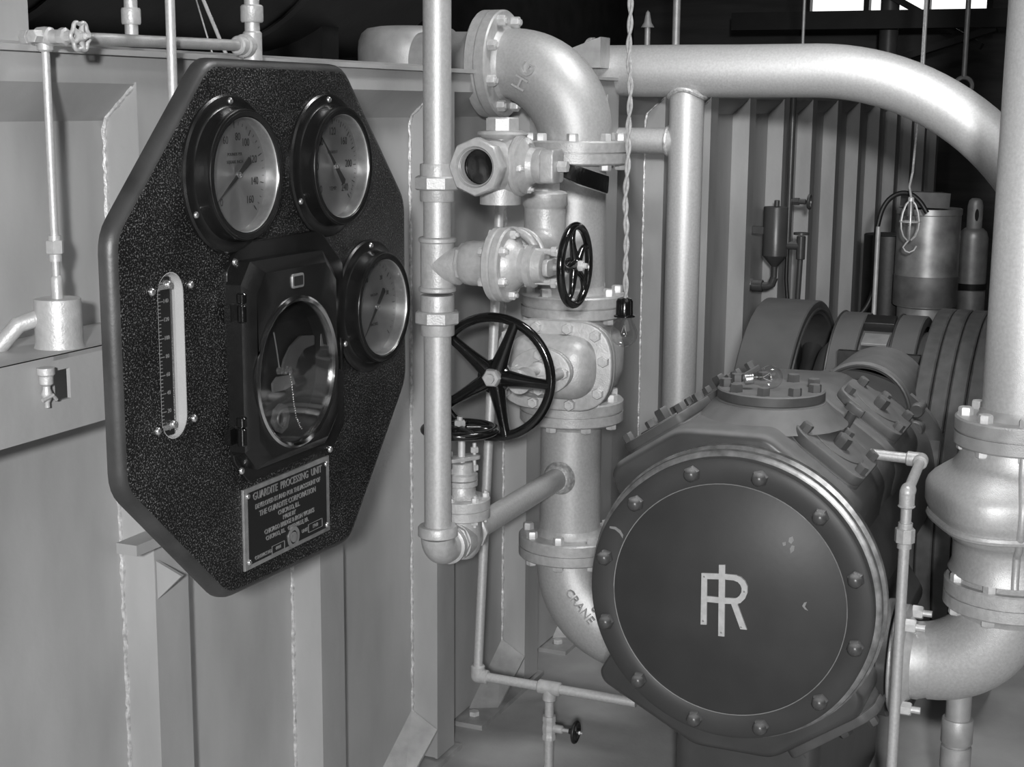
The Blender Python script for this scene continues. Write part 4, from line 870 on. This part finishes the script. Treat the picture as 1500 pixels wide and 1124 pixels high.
# paint chips
for k, pts in enumerate([[(1156,788),(1161,786),(1163,792),(1159,797),(1155,794)],[(1160,799),(1164,800),(1163,807),(1158,811),(1157,804)],[(1146,795),(1151,794),(1151,799),(1147,800)],[(1178,883),(1182,882),(1179,889),(1184,895),(1179,893),(1175,888)]]):
    T.part('paint_chip', MB().prism([E_(*p) for p in pts], FE, -.0004, .0004), M_['platem'], cover)
q = [E_(*p) for p in [(893,771),(902,772),(909,777),(913,784),(912,789),(908,782),(901,776),(893,774)]]; T.part('paint_chip', MB().prism(q, FE, -.0004, .0004), M_['platem'], cover)
# rim and shoulder behind the cover
T.part('rim', MB().lathe([(.29,.030),(.312,.030),(.320,.034),(.322,.044),(.318,.050),(.318,.056),(.327,.060),(.327,.078),(.318,.088),(.29,.11)], (cX,cY,cZ), EX, seg=96), M_['rim'], smooth=45, label='worn bright machined rim')
poly = [(-.302,.222),(-.292,.250),(-.15,.346),(.05,.350),(.222,.230),(.25,.185),(.238,.12),(.235,-.14),(.285,-.215),(.275,-.255),(.09,-.385),(-.09,-.385),(-.312,-.270),(-.322,-.245),(-.25,-.12),(-.25,.12)]
def casting(x0, x1, sh=.0):
    b = MB(); P_ = rpoly(poly, .022, 4); rows = []
    M = Fx(); n = len(P_); vs = []; fs = []
    lv = [(x0, .016), (x0+.003, .009), (x0+.009, .003), (x0+.018, 0), (x1-.03, 0), (x1-.014, .012), (x1, .04)]
    for x, d in lv:
        for (u, v) in P_:
            r = math.hypot(u, v); k = (r-d)/r; vs.append((u*k, v*k, x))
    for j in range(len(lv)-1):
        for i in range(n): fs.append((j*n+i, j*n+(i+1)%n, (j+1)*n+(i+1)%n, (j+1)*n+i))
    fs.append(tuple(range(n))[::-1]); fs.append(tuple(range((len(lv)-1)*n, len(lv)*n)))
    return b.add(vs, fs, M)
T.part('cylinder_head', casting(cX+.088, 3.47), M_['dkgrey'], smooth=50)
T.part('cylinder_head', casting(3.60, 3.96), M_['dkgrey'], smooth=50)
mid_ = casting(3.45, 3.66); mid_.v = [V((p.x, cY+(p.y-cY)*.985, cZ+(p.z-cZ)*.985)) for p in mid_.v]; T.part('water_jacket', mid_, M_['dkgrey'], smooth=50)
T.part('barrel', merge(MB().cyl((3.1,cY,cZ),(4.35,cY,cZ), .262, seg=72), MB().lathe([(0,0),(.30,0),(.30,.03),(0,.03)], (4.25,cY,cZ), EX, seg=72)), M_['dkgrey'])
T.part('barrel_saddle', MB().bb((3.5,cY-.02,cZ+.24),(3.65,cY+.10,cZ+.33)), M_['dkgrey'])
# top port
bz = 1.139; bX = 3.325
T.part('port_neck', MB().lathe([(.175,-.075),(.150,-.055),(.132,-.035),(.122,-.026)], (bX,cY,bz), EZ, seg=64), M_['dkgrey'], smooth=60)
tp_ = T.part('port_cover', MB().lathe([(0,0),(.119,0),(.122,-.003),(.122,-.022),(.119,-.0245),(.124,-.027),(.124,-.032),(.1,-.034),(0,-.034)], (bX,cY,bz), EZ, seg=64), M_['dusty'])
me_h = bolt_me(.0155, .0175, 'dusty', n=6)
for k in range(9): T.inst('bolt', me_h, Matrix.Translation((bX,cY,bz)) @ Matrix.Rotation(2*pi*k/9+.42, 4, 'Z') @ Matrix.Translation((.102,0,0)) @ Matrix.Rotation(random.random(), 4, 'Z'), tp_)
# angled valve covers
me_v = bolt_me(.0135, .019, 'dusty', n=6); me_vb = bolt_me(.018, .030, 'dkgrey', n=6)
def valve_cover(u0, v0, u1, v1, x0, x1, off=.0, big=True, lab=None):
    """plate lying on the casting face between (u0,v0) and (u1,v1) running from x0 to x1"""
    p0 = V((x0, cY-u0, cZ+v0)); p1 = V((x0, cY-u1, cZ+v1)); c = (p0+p1)/2 + EX*(x1-x0)/2; a = (p1-p0); L = a.length; a.normalize()
    n = EX.cross(a); n = n if n.dot(V((0, -(u0+u1)/2, (v0+v1)/2))) > 0 else -n
    F = Matrix((a, EX, n)).transposed().to_4x4(); F.translation = c; hl, hx = L/2, (x1-x0)/2
    pl = rpoly([(-hl,-hx*.75),(-hl+.03,-hx),(hl-.015,-hx),(hl,-hx+.02),(hl,hx*.8),(hl-.03,hx),(-hl+.05,hx),(-hl,hx*.6)], .014, 3)
    b = MB(); b.prism(pl, F, -.030, -.004, .002, .006); b.prism([(x*.97,y*.97) for x,y in pl], F, -.006, .0, 0); b.prism([(x*1.0,y*1.0) for x,y in pl], F, -.001, .020, .003, .001)
    pt = T.part('valve_cover', b, M_['dusty'], label=lab)
    for x, y in [(-hl*.78,-hx*.70),(-hl*.1,-hx*.82) if not big else (-hl*.72,hx*.62),(hl*.80,-hx*.62),(hl*.78,hx*.66),(.0*hl,hx*.80)]:
        T.inst('bolt', me_v, F @ Matrix.Translation((x,y,.020)) @ Matrix.Rotation(random.random(), 4, 'Z'), pt)
    T.inst('bolt', me_vb, F @ Matrix.Translation((hl*.05,-hx*.1,.020)) @ Matrix.Rotation(.4, 4, 'Z'), pt)
    T.part('raised_pad', MB().prism([(hl*.72*cos(t), hx*.66*sin(t)) for t in [2*pi*i/24 for i in range(24)]], F, .018, .0225, .002), M_['dusty'], pt)
    return F
FA = valve_cover(.078,.338,.232,.232,3.17,3.385); valve_cover(.078,.338,.232,.232,3.655,3.875)
for k, (x0, x1) in enumerate(((3.17,3.40),(3.655,3.875))): valve_cover(-.300,.252,-.150,.352,x0,x1)
valve_cover(-.305,-.285,-.10,-.40,3.17,3.40); valve_cover(.29,-.262,.10,-.40,3.17,3.40)
T.part('eye_stub', merge(MB().cyl((3.43,cY-.15,cZ+.31),(3.43,cY-.168,cZ+.345), .012), MB().prism(rpoly(rect(.022,.008),.004,2), frame((3.43,cY-.168,cZ+.345), V((0,-.5,.86)), EX), 0, .018, .002)), M_['dkgrey'])
# outlet neck and flange on the right
oX, oZ = 3.40, .512; oY = .487
T.part('outlet_neck', MB().lathe([(.15,0),(.125,.06),(.112,.10),(.112,.16),(.135,.165),(.137,.185),(0,.185)], (oX,oY+.20,oZ), -EY, seg=56), M_['dkgrey'])
T.part('inlet_neck', MB().lathe([(.15,0),(.11,.08),(.11,.15),(.142,.155),(.142,.18),(0,.18)], (3.78,cY+.18,zl2-Re-.02), EY, seg=48), M_['dkgrey'])
p_ = at(822,899,X=3.93); T.part('flange_bolt', MB().hexa(p_, p_ + V((.04,-.03,-.035)), .017), M_['bolt'])
# frame, guide and pedestal
T.part('pedestal', MB().prism(rpoly(rect(.17,.42),.04), Matrix.Translation((3.62,cY,0)) @ Matrix.Rotation(pi/2,4,'Z'), 0, .42, .02), M_['dkgrey'])
T.part('crankcase', MB().prism(rpoly([(4.33,.0),(5.45,0),(5.45,.62),(5.2,.74),(4.6,.80),(4.33,.96)], .05, 4), Matrix.Translation((0,cY+.20,0)) @ Matrix(((1,0,0,0),(0,0,-1,0),(0,1,0,0),(0,0,0,1))), 0, .42, .02, .02), M_['dkgrey'])
hY, hz, hr = .755, .915, .145
def hood(r0, r1, x0, x1):
    M = Matrix.Translation((0,hY,hz)) @ Matrix(((0,0,1,0),(-1,0,0,0),(0,1,0,0),(0,0,0,1))); vs = []; fs = []; n = 25
    for x, r in ((x0,r0),(x0,r1-.008),(x0+.008,r1),(x1-.03,r1),(x1,r1-.03),(x1,r0),(x0,r0)):
        for i in range(n): a = pi*i/(n-1); vs.append((r*cos(a), r*sin(a), x))
    for j in range(6):
        for i in range(n-1): fs.append((j*n+i, j*n+i+1, (j+1)*n+i+1, (j+1)*n+i))
    return MB().add(vs, fs, M)
T.part('crosshead_hood', hood(hr-.018, hr, 4.24, 4.58), M_['dusty'])
T.part('hood_ring', MB().tube([V((4.237,hY-(hr-.010)*cos(a),hz+(hr-.010)*sin(a))) for a in [pi*i/24 for i in range(25)]], .006, 8), M_['dkgrey'])
T.part('guide', merge(MB().cyl((4.3,hY,hz-.06),(4.6,hY,hz-.06),.09), MB().bb((4.57,hY-.14,hz-.2),(4.60,hY+.14,hz+.12))), M_['blkm'])
T.part('hood_lug', merge(MB().cylb((4.22,hY-.155,hz+.02),(4.30,hY-.155,hz+.02),.020), MB().cylb((4.20,hY-.155,hz-.03),(4.30,hY-.155,hz-.03),.024)), M_['dkgrey'])
# flywheel
wX, wZ, wR = 4.93, .668, .468
T = Thing('flywheel', 'broad smooth dark flywheel with spokes standing behind the round port cover', 'flywheel', (wX, 1.13, 0))
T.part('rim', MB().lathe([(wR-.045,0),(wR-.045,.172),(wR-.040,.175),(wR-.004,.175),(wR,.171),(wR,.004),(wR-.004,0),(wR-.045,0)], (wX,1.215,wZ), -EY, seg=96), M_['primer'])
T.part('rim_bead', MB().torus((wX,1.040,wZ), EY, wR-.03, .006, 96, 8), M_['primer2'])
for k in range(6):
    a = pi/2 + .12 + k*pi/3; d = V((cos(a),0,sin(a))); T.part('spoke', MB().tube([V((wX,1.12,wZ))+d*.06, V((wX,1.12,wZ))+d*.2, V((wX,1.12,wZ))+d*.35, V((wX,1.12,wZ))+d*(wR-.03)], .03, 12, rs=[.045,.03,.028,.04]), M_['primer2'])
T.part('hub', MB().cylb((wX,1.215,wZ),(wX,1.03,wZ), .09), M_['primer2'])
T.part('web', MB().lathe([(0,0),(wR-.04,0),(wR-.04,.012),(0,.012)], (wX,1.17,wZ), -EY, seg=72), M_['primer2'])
# motor
T = Thing('electric_motor', 'round-bodied dark motor with two raised bands behind the compressor', 'motor', (4.98, .84, .3))
mr, mX, mZ = .30, 4.98, .785
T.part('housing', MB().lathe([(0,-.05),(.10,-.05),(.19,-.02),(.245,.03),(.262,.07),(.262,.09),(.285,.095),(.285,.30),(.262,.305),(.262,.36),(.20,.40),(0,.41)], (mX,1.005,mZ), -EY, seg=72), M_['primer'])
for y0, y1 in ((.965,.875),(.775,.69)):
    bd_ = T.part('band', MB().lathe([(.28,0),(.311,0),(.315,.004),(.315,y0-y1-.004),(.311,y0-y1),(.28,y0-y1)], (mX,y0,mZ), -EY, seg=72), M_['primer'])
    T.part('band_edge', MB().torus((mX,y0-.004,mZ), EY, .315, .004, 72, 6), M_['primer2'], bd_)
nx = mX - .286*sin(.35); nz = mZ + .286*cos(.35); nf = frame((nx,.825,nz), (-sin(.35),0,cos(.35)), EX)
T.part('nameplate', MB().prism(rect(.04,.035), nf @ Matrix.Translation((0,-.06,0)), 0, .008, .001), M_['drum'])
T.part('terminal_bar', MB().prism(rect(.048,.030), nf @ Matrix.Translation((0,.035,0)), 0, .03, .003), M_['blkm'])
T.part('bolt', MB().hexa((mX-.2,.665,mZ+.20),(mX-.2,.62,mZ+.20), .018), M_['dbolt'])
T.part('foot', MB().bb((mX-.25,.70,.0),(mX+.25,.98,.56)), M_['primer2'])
# grooved belt wheel
T = Thing('belt_pulley', 'wide multi-groove belt pulley carrying dark rubber belts at right', 'pulley', (4.82, .5, 0))
pR, pz, pX = .58, .575, 4.76; g = []; ng = 5; y_ = 0; wgt = .245/ng
for k in range(ng): g += [(pR-.004,y_),(pR,y_+.004),(pR,y_+wgt-.008),(pR-.004,y_+wgt-.004),(pR-.02,y_+wgt-.003),(pR-.02,y_+wgt-.001)]; y_ += wgt
bl = T.part('belts', MB().lathe([(pR-.08,0)] + g + [(pR-.08,y_)], (pX,.625,pz), -EY, seg=120), M_['belt'], smooth=30)
T.part('disc', MB().lathe([(0,.1),(pR-.07,.1),(pR-.07,.12),(0,.12)], (pX,.625,pz), -EY, seg=72), M_['dkgrey'])
T.part('hub', MB().cylb((pX,.64,pz),(pX,.36,pz), .10), M_['dkgrey'])
# ================================================================ RIGHT-HAND DISCHARGE LINE
dX, dY = 3.43, .262; zr_ = lambda y: zpx(y, dX, dY)
T = Thing('flanged_elbow', 'large grey cast elbow rising from the compressor outlet at lower right', 'pipe fitting', (dX, dY, .5))
Rr = oY - .045 - dY; fz = (zr_(848)+zr_(888))/2 
pts = [(oX,oY+.0,oZ),(oX,oY-.04,oZ)] + arc((dX-.015,oY-.045,oZ+Rr), -EZ, -EY, Rr, .0, pi/2, 18) + [(dX,dY,fz)]
T.part('body', MB().tube(pts, .1, 56, rs=[.086,.086]+[.088+.008*sin(pi*i/18) for i in range(19)]+[.088]), M_['alum'])
f = T.part('flange', MB().lathe([(0,0),(.124,0),(.127,.003),(.127,.024),(.124,.027),(.1,.03),(.088,.045),(0,.045)], (oX,oY+.012,oZ), -EY, seg=64), M_['cast'])
for a in (R_(62), R_(118), R_(242), R_(298)):
    T.inst('bolt', bolt_me(.0165, .024, 'bolt', stud=.02), frame((oX+.112*cos(a), oY-.015, oZ+.112*sin(a)), -EY) , f)
Td = Thing('discharge_pipe', 'large grey upright pipe at the right edge above the ribbed valve body', 'pipe', (dX, dY, zr_(660)))
ft = (zr_(612)+zr_(652))/2
Td.part('pipe', MB().cyl((dX,dY,ft),(dX,dY,3.9), RP, seg=64), M_['alum'])
ff = Td.part('flange', MB().lathe(flange_prof(RP, .140, .064), (dX,dY,ft), EZ, seg=72), M_['alumd'])
ring_bolts(Td, (dX,dY,ft+.032), EZ, .117, 8, .0165, .018, 'bolt', ph=.2, both=.064, parent=ff)
Tv = Thing('check_valve', 'bulky pale ribbed check valve body between two bolted flanges at the right edge', 'valve', (dX, dY, fz))
pr = [(636,.118),(655,.122),(672,.128),(684,.140),(694,.158),(704,.176),(713,.188),(722,.193),(744,.193),(752,.188),(762,.178),(776,.168),(784,.152),(791,.132),(800,.128),(825,.128),(838,.136)]
vs = []; fs = []; SG = 72
for y, r in pr:
    for k in range(SG):
        a = 2*pi*k/SG; sq_ = (abs(cos(a))**3.4 + abs(sin(a))**3.4)**(-1/3.4); bl_ = min(1, max(0, (r-.115)/.05)); q = r*(1-bl_+bl_*sq_*.93); vs.append((dX+q*cos(a+.45), dY+q*sin(a+.45), zr_(y)))
for j in range(len(pr)-1):
    for k in range(SG): fs.append((j*SG+k, j*SG+(k+1)%SG, (j+1)*SG+(k+1)%SG, (j+1)*SG+k))
fs.append(tuple(range(SG))); fs.append(tuple(range((len(pr)-1)*SG, len(pr)*SG)))
Tv.part('body', MB().add(vs, fs), M_['alum'], smooth=60)
va_ = V((-.985,-.17,0)).normalized()
rb = MB(); an_ = math.atan2(va_.y, va_.x) - .45
def body_r(a, r): sq_ = (abs(cos(a))**3.4 + abs(sin(a))**3.4)**(-1/3.4); bl_ = min(1, max(0, (r-.115)/.05)); return r*(1-bl_+bl_*sq_*.93)
rp2 = [V((dX,dY,zr_(y))) + va_*(body_r(an_, r)+.002) for y, r in pr]; rb.tube(rp2, .0085, 12); Tv.part('rib', rb, M_['alum'])
rb = MB(); zz_ = zr_(765); rb.tube([V((dX+q_*cos(a+.45),dY+q_*sin(a+.45),zz_)) for a, q_ in [(2*pi*i/72, .180*(.93*(abs(cos(2*pi*i/72))**3.4+abs(sin(2*pi*i/72))**3.4)**(-1/3.4))) for i in range(72)]], .009, 8, closed=True); Tv.part('rib', rb, M_['alum'])
ff = Tv.part('flange', MB().lathe(flange_prof(.11, .142, .064), (dX,dY,fz), EZ, seg=72), M_['cast'])
ring_bolts(Tv, (dX,dY,fz+.032), EZ, .124, 8, .0155, .018, 'bolt', ph=.55, both=.064, parent=ff)
# vertical drain pipe with coupling under the elbow
p = at(1404, 1040, X=dX-.01); 
T = Thing('waste_pipe', 'short grey pipe with coupling dropping from the right-hand elbow to the floor', 'pipe', (p.x, p.y, 0))
zk_ = lambda y: zpx(y, p.x, p.y)
T.part('pipe', MB().cyl((p.x,p.y,0),(p.x,p.y,zk_(1010)), .0285, seg=36), M_['alumd'])
T.part('coupling', MB().lathe([(0,0),(.034,0),(.036,.003),(.036,zk_(1052)-zk_(1088)-.003),(.034,zk_(1052)-zk_(1088)),(0,zk_(1052)-zk_(1088))], (p.x,p.y,zk_(1088)), EZ, seg=36), M_['alumd'])
T.part('coupling', MB().cylb((p.x,p.y,zk_(1125)),(p.x,p.y,zk_(1092)), .035), M_['alumd'])
# ---- small water pipe in front of the barrel
q0 = at(1275, 665, X=3.36); q1 = at(1349, 674, X=3.36); q2 = at(1329, 722, Y=q1.y+.0)
T = Thing('cooling_pipe', 'thin pale pipe with two elbows and a union beside the round compressor cover', 'pipe', (q2.x, q2.y, 0))
rs_ = .0118
T.part('feed', MB().cyl(q0, q1, rs_, seg=24), M_['alum'])
T.part('elbow', merge(MB().sphere(q1, .0165), MB().cylb(q1+(q0-q1).normalized()*.032, q1, .0165), MB().cylb(q1, q1+(q2-q1).normalized()*.02, .0165)), M_['cast'])
T.part('link', MB().cyl(q1, q2, rs_*.95, seg=24), M_['alum'])
T.part('elbow', merge(MB().sphere(q2, .0165), MB().cylb(q2, q2+(q1-q2).normalized()*.02, .0165), MB().cylb(q2, q2-EZ*.033, .0165), MB().cylb(q2-EZ*.026, q2-EZ*.033, .0185)), M_['cast'])
T.part('downpipe', MB().cyl(q2, (q2.x,q2.y,0), rs_, seg=24), M_['alum'])
zu = lambda y: zpx(y, q2.x, q2.y)
T.part('union', merge(MB().hexa((q2.x,q2.y,zu(795)),(q2.x,q2.y,zu(774)), .0215, .1, 8), MB().cyl((q2.x,q2.y,zu(803)),(q2.x,q2.y,zu(766)), .0155)), M_['cast'])
# ---- loose bulb on the port cover
T = Thing('loose_bulb', 'clear round bulb lying on the bolted port cover of the compressor', 'light bulb', (bX, cY, bz))
bc = V((bX-.02, cY-.002, bz+.0275)); bulb(T, bc, V((-.35,.93,-.10)), .0272)
# ================================================================ BACKGROUND
q = lambda x, y, Y=1.60: at(x, y, Y=Y)
c0 = q(1138, 303); 
T = Thing('oil_pot', 'dark pot with cone base and small valves fixed to the ribbed chamber side', 'oil pot', c0)
h = c0.z - q(1133,375).z; hb_ = c0.z - q(1131,392).z
T.part('body', MB().lathe([(0,0),(.056,0),(.058,-.004),(.058,-h),(.014,-hb_),(.012,-hb_-.05),(0,-hb_-.05)], (c0.x,1.60,c0.z), EZ, seg=36), M_['dkgrey'])
T.part('filler', MB().cylb((c0.x,1.60,c0.z),(c0.x,1.60,c0.z+.03), .012), M_['dkgrey'])
e = V((c0.x,1.60,c0.z-hb_-.05)); T.part('elbow', merge(MB().tube([e, e-EZ*.03+EY*.01, e-EZ*.04+EY*.03, e-EZ*.04+EY*.07], .018, 14), MB().cylb(e-EZ*.04+EY*.05, e-EZ*.04+EY*.10, .028), MB().sphere(e-EZ*.035+EY*.11, .03, 12, 8)), M_['dkgrey'])
v1 = q(1166,288); T.part('top_valve', merge(MB().cylb((c0.x,1.60-.06,v1.z),(c0.x,1.60-.13,v1.z), .012), MB().hexa((c0.x,1.60-.07,v1.z),(c0.x,1.60-.10,v1.z), .018), MB().torus((c0.x,1.60-.145,v1.z), EY, .028, .007, 24, 8)), M_['dkgrey'])
v2 = q(1168,348); T.part('side_valve', merge(MB().cylb((c0.x,1.60-.04,v2.z),(c0.x,1.60-.11,v2.z), .018), MB().cylb((c0.x,1.60-.115,v2.z-.06),(c0.x,1.60-.115,v2.z+.045), .020), MB().lathe([(0,0),(.035,0),(.035,.01),(0,.01)], (c0.x,1.60-.115,v2.z+.05), EZ, seg=16)), M_['dkgrey'])
T.part('bracket', MB().bb((c0.x-.03,1.60,c0.z-.12),(c0.x+.03,1.71,c0.z-.09)), M_['dkgrey'])
pz_ = [V((c0.x,1.485,v2.z-.06)), V((c0.x,1.49,v2.z-.25)), V((c0.x+.02,1.55,v2.z-.7)), V((c0.x+.02,1.6,.2))]
T.part('feed_tube', MB().tube(pz_, .012, 12), M_['dkgrey'])
T.part('hose', MB().tube([V((c0.x,1.545,v2.z+.05)), V((c0.x,1.545,v2.z-.15)), V((c0.x,1.53,v2.z-.30)), V((c0.x,1.48,v2.z-.42)), V((c0.x,1.47,v2.z-.6))], .009, 10), M_['blkm'])
T.part('supply_pipe', MB().cyl((c0.x,1.545,v2.z),(c0.x,1.545,1.95), .014, seg=14), M_['dkgrey'])
# drums and gas cylinder
def D_(x, y, D): return at(x, y, D=D)
dt, db_ = D_(1362,305,7.0), D_(1362,453,7.0)
T = Thing('galvanised_drum', 'tall pale metal drum with darker lower band behind the belt pulley', 'drum', (dt.x, dt.y, 0))
rd = .145
T.part('body', MB().lathe([(0,0),(rd-.02,0),(rd-.02,db_.z),(rd,db_.z+.01),(rd,dt.z-.03),(rd+.004,dt.z-.026),(rd+.004,dt.z),(rd-.004,dt.z),(rd-.01,dt.z-.012),(0,dt.z-.012)], (dt.x,dt.y,0), EZ, seg=64), M_['drum'])
zm = D_(1362,405,7.0).z; T.part('lower_band', MB().lathe([(rd+.001,db_.z+.012),(rd+.003,db_.z+.016),(rd+.003,zm),(rd+.001,zm+.002)], (dt.x,dt.y,0), EZ, seg=64), mat('dull_band', .16, .3, .5, .3, 12))
bp_ = D_(1368,296,6.95); T = Thing('wooden_block', 'small dark wooden block resting on top of the pale drum', 'block', (dt.x, dt.y, dt.z))
T.part('block', MB().box((0,0,0), (.10,.20,.07), Matrix.Translation((dt.x-.02,dt.y+.02,dt.z+.040)) @ Matrix.Rotation(.5,4,'Z') @ Matrix.Rotation(.04,4,'X')), M_['wood'])
kt = D_(1303,343,7.3); solo('black_drum', MB().lathe([(0,0),(.12,0),(.12,kt.z-.004),(.116,kt.z),(0,kt.z)], (kt.x,kt.y,0), EZ, seg=48), M_['blkm'], 'tall matt black drum to the left of the pale drum', 'drum', (kt.x,kt.y,0))
gt = D_(1427,333,7.1); gb = D_(1427,416,7.1); T = Thing('gas_cylinder', 'dull metal gas cylinder with slotted cap beside the tall discharge pipe', 'gas cylinder', (gt.x, gt.y, 0))
T.part('body', MB().lathe([(0,0),(.067,0),(.069,.01),(.069,gt.z-.05),(.060,gt.z-.02),(.042,gt.z-.004),(0,gt.z)], (gt.x,gt.y,0), EZ, seg=40), M_['drum'])
T.part('cap', MB().lathe([(.036,-.01),(.036,.10),(.030,.125),(.02,.135),(0,.138)], (gt.x,gt.y,gt.z), EZ, seg=30), M_['alumd'])
T.part('cap_slot', MB().prism([(.009*cos(t), .028*sin(t)) for t in [2*pi*i/20 for i in range(20)]], frame((gt.x-.033,gt.y-.012,gt.z+.06), V((-.93,-.36,0)), EZ), -.002, .004), M_['blkm'])
T.part('base_ring', MB().lathe([(.072,gb.z-.03),(.074,gb.z-.03),(.074,gb.z),(.072,gb.z)], (gt.x,gt.y,0), EZ, seg=40), M_['blkm'])
# caged lamp
cl = D_(1333,322,6.4); T = Thing('caged_lamp', 'inspection lamp in a bright wire cage with hook hanging before the ribbed wall', 'lamp', cl)
H = .155
prc = [(.010,.5*H),(.022,.42*H),(.036,.2*H),(.043,-.05*H),(.040,-.25*H),(.028,-.45*H),(.010,-.56*H)]
for k in range(6):
    a = k*pi/3+.2; T.part('cage_wire', MB().tube([cl + V((r*cos(a), r*sin(a), z)) for r, z in prc], .0036, 6), M_['bolt'])
T.part('cage_ring', MB().torus(cl-EZ*.05*H, EZ, .043, .0036, 30, 6), M_['bolt'])
T.part('collar', MB().cylb(cl+EZ*.47*H, cl+EZ*.62*H, .013), M_['bolt'])
T.part('hook', MB().tube([cl+V((0,0,-.56*H)), cl+V((-.004,.012,-.66*H)), cl+V((-.008,.022,-.76*H)), cl+V((-.004,.012,-.86*H)), cl+V((0,-.004,-.90*H)), cl+V((.006,-.022,-.84*H)), cl+V((.01,-.032,-.72*H))], .0038, 8), M_['bolt'])
T.part('bulb', MB().sphere(cl+EZ*.0*H, .027, 20, 12), M_['glass'])
T.part('lamp_core', MB().cyl(cl+EZ*.1*H, cl+EZ*.5*H, .014), M_['steel'])
T.part('cord', MB().tube([cl+EZ*.6*H, cl+V((0,.01,.9*H)), cl+V((0,.0,1.3*H)), D_(1338,240,6.4), D_(1345,170,6.4), D_(1352,60,6.4), D_(1356,0,6.4)+EZ*.3], .005, 8), M_['wirew'])
hs = [D_(*p, 6.6) for p in [(1358,312),(1348,296),(1335,285),(1320,283),(1305,290),(1294,304),(1287,325),(1282,355),(1281,395),(1279,425),(1270,448),(1255,466),(1240,480)]]; hs += [V((hs[-1].x+.05, hs[-1].y, .6)), V((hs[-1].x+.05, hs[-1].y+.02, .012))]
def smooth_path(P, n=6):
    out = []
    for i in range(len(P)-1):
        p0, p1, p2, p3 = P[max(i-1,0)], P[i], P[i+1], P[min(i+2,len(P)-1)]
        for k in range(n):
            t = k/n; out.append(.5*((2*p1)+(p2-p0)*t+(2*p0-5*p1+4*p2-p3)*t*t+(3*p1-p0-3*p2+p3)*t**3))
    return out + [P[-1]]
solo('rubber_hose', MB().tube(smooth_path(hs), .011, 10), M_['blkm'], 'black rubber hose looping over from the drums down behind the motor', 'hose', hs[-1])
a, b_ = D_(1279,480,6.3), D_(1290,330,6.3); solo('upright_tube', MB().cyl((a.x,a.y,0),(a.x,a.y,b_.z), .010), M_['alumd'], 'slim pale upright tube beside the black drum', 'tube', (a.x,a.y,0))
# overhead thin hangers
for (x0, y1, X, r, lab) in [(1176, 62, 7.5, .008, 'thin wire hanging behind the overhead pipe near the window'), (1353, 82, 7.2, .008, 'thin pale cord dropping behind the pipe bend'), (990, 62, 6.0, .016, 'slim dark rod standing behind the straight run of the overhead pipe'), (948, 66, 6.0, .012, 'short bright stud above the start of the overhead pipe')]:
    p = at(x0, y1, X=X)
    if 'stud' in lab: solo('vent_stud', merge(MB().cyl((p.x,p.y,1.9),(p.x,p.y,p.z+.08), r), MB().lathe([(0,0),(.028,0),(.016,.02),(.008,.06),(0,.07)], (p.x,p.y,p.z+.07), EZ, seg=16)), M_['alumd'], lab, 'stud', (p.x,p.y,1.9))
    else: solo('hanger_wire' if r < .01 else 'hanger_rod', MB().cyl((p.x,p.y,p.z-.1),(p.x,p.y,3.9), r, seg=10), M_['alumd'], lab, 'wire' if r < .01 else 'rod', p)
# gusset plate standing on the chamber behind the big elbow
g0 = at(845, 95, Y=1.80); vs = [(g0.x,1.72,1.888),(g0.x,2.0,1.888),(g0.x,1.72,at(833,48,Y=1.72).z)]
solo('gusset_plate', MB().add(vs+[(v[0]+.09,v[1],v[2]) for v in vs], [(0,1,2),(5,4,3),(0,3,4,1),(1,4,5,2),(2,5,3,0)]), M_['alumd'], 'pale triangular gusset standing on the chamber behind the big top elbow', 'gusset', (g0.x,1.75,1.888))
# ================================================================ CAMERA
cam = bpy.data.cameras.new('camera'); co = bpy.data.objects.new('camera', cam); COL.objects.link(co)
co.matrix_world = Matrix.Translation(CAM) @ RC.to_4x4(); cam.sensor_width = 36; cam.lens = FPX/1500*36; cam.clip_start = .02; cam.clip_end = 100
SC.camera = co
# ================================================================ LIGHT
def light(kind, loc, power, size=.1, target=None, **k):
    l = bpy.data.lights.new(kind.lower()+'_light', kind); l.energy = power
    if kind == 'AREA': l.size = size; l.shape = 'DISK'
    else: l.shadow_soft_size = size
    o = bpy.data.objects.new('lamp', l); COL.objects.link(o); o.location = loc  # one object name for the flash and every added light
    if target is not None: o.rotation_euler = (V(target)-V(loc)).to_track_quat('-Z', 'Y').to_euler()
    for a, v in k.items(): setattr(l, a, v)
    return o
R3 = V((.399,-.917,0)); F3 = V((.917,.399,0))
light('AREA', CAM - F3*1.0 - R3*.06 + EZ*.30, 185, .16, V((3.4,1.2,1.2)))
light('SPOT', CAM - F3*1.0 - R3*.06 + EZ*.30, 560, .08, at(1235,290,X=8.0), spot_size=R_(17), spot_blend=.9)  # added spot at the flash position, lifts the far ribs
light('SPOT', V((3.0,.9,2.7)), 75, .10, V((7.8,1.6,.8)), spot_size=R_(54), spot_blend=.7)  # added spot from above, no real fixture, brightens the rib webs
light('AREA', V((3.5,.3,3.8)), 60, .8, V((3.6,.7,0)))  # added light over the compressor to brighten its upward faces
light('AREA', V((1.5,-1.0,3.75)), 24, 3.0, V((2.5,.8,0)))  # added soft fill under the ceiling, no fixture there
W = bpy.data.worlds.new('world'); SC.world = W; W.use_nodes = True; W.node_tree.nodes['Background'].inputs[0].default_value = grey(.5); W.node_tree.nodes['Background'].inputs[1].default_value = .4
light('AREA', V((-.4,-1.1,.55)), 9, .8, V((3.0,1.5,1.4)))  # added low fill that lightens downward faces
vs_ = SC.view_settings; vs_.view_transform = 'Standard'; vs_.look = 'None'; vs_.gamma = 1; vs_.use_curve_mapping = False; vs_.exposure = -.15
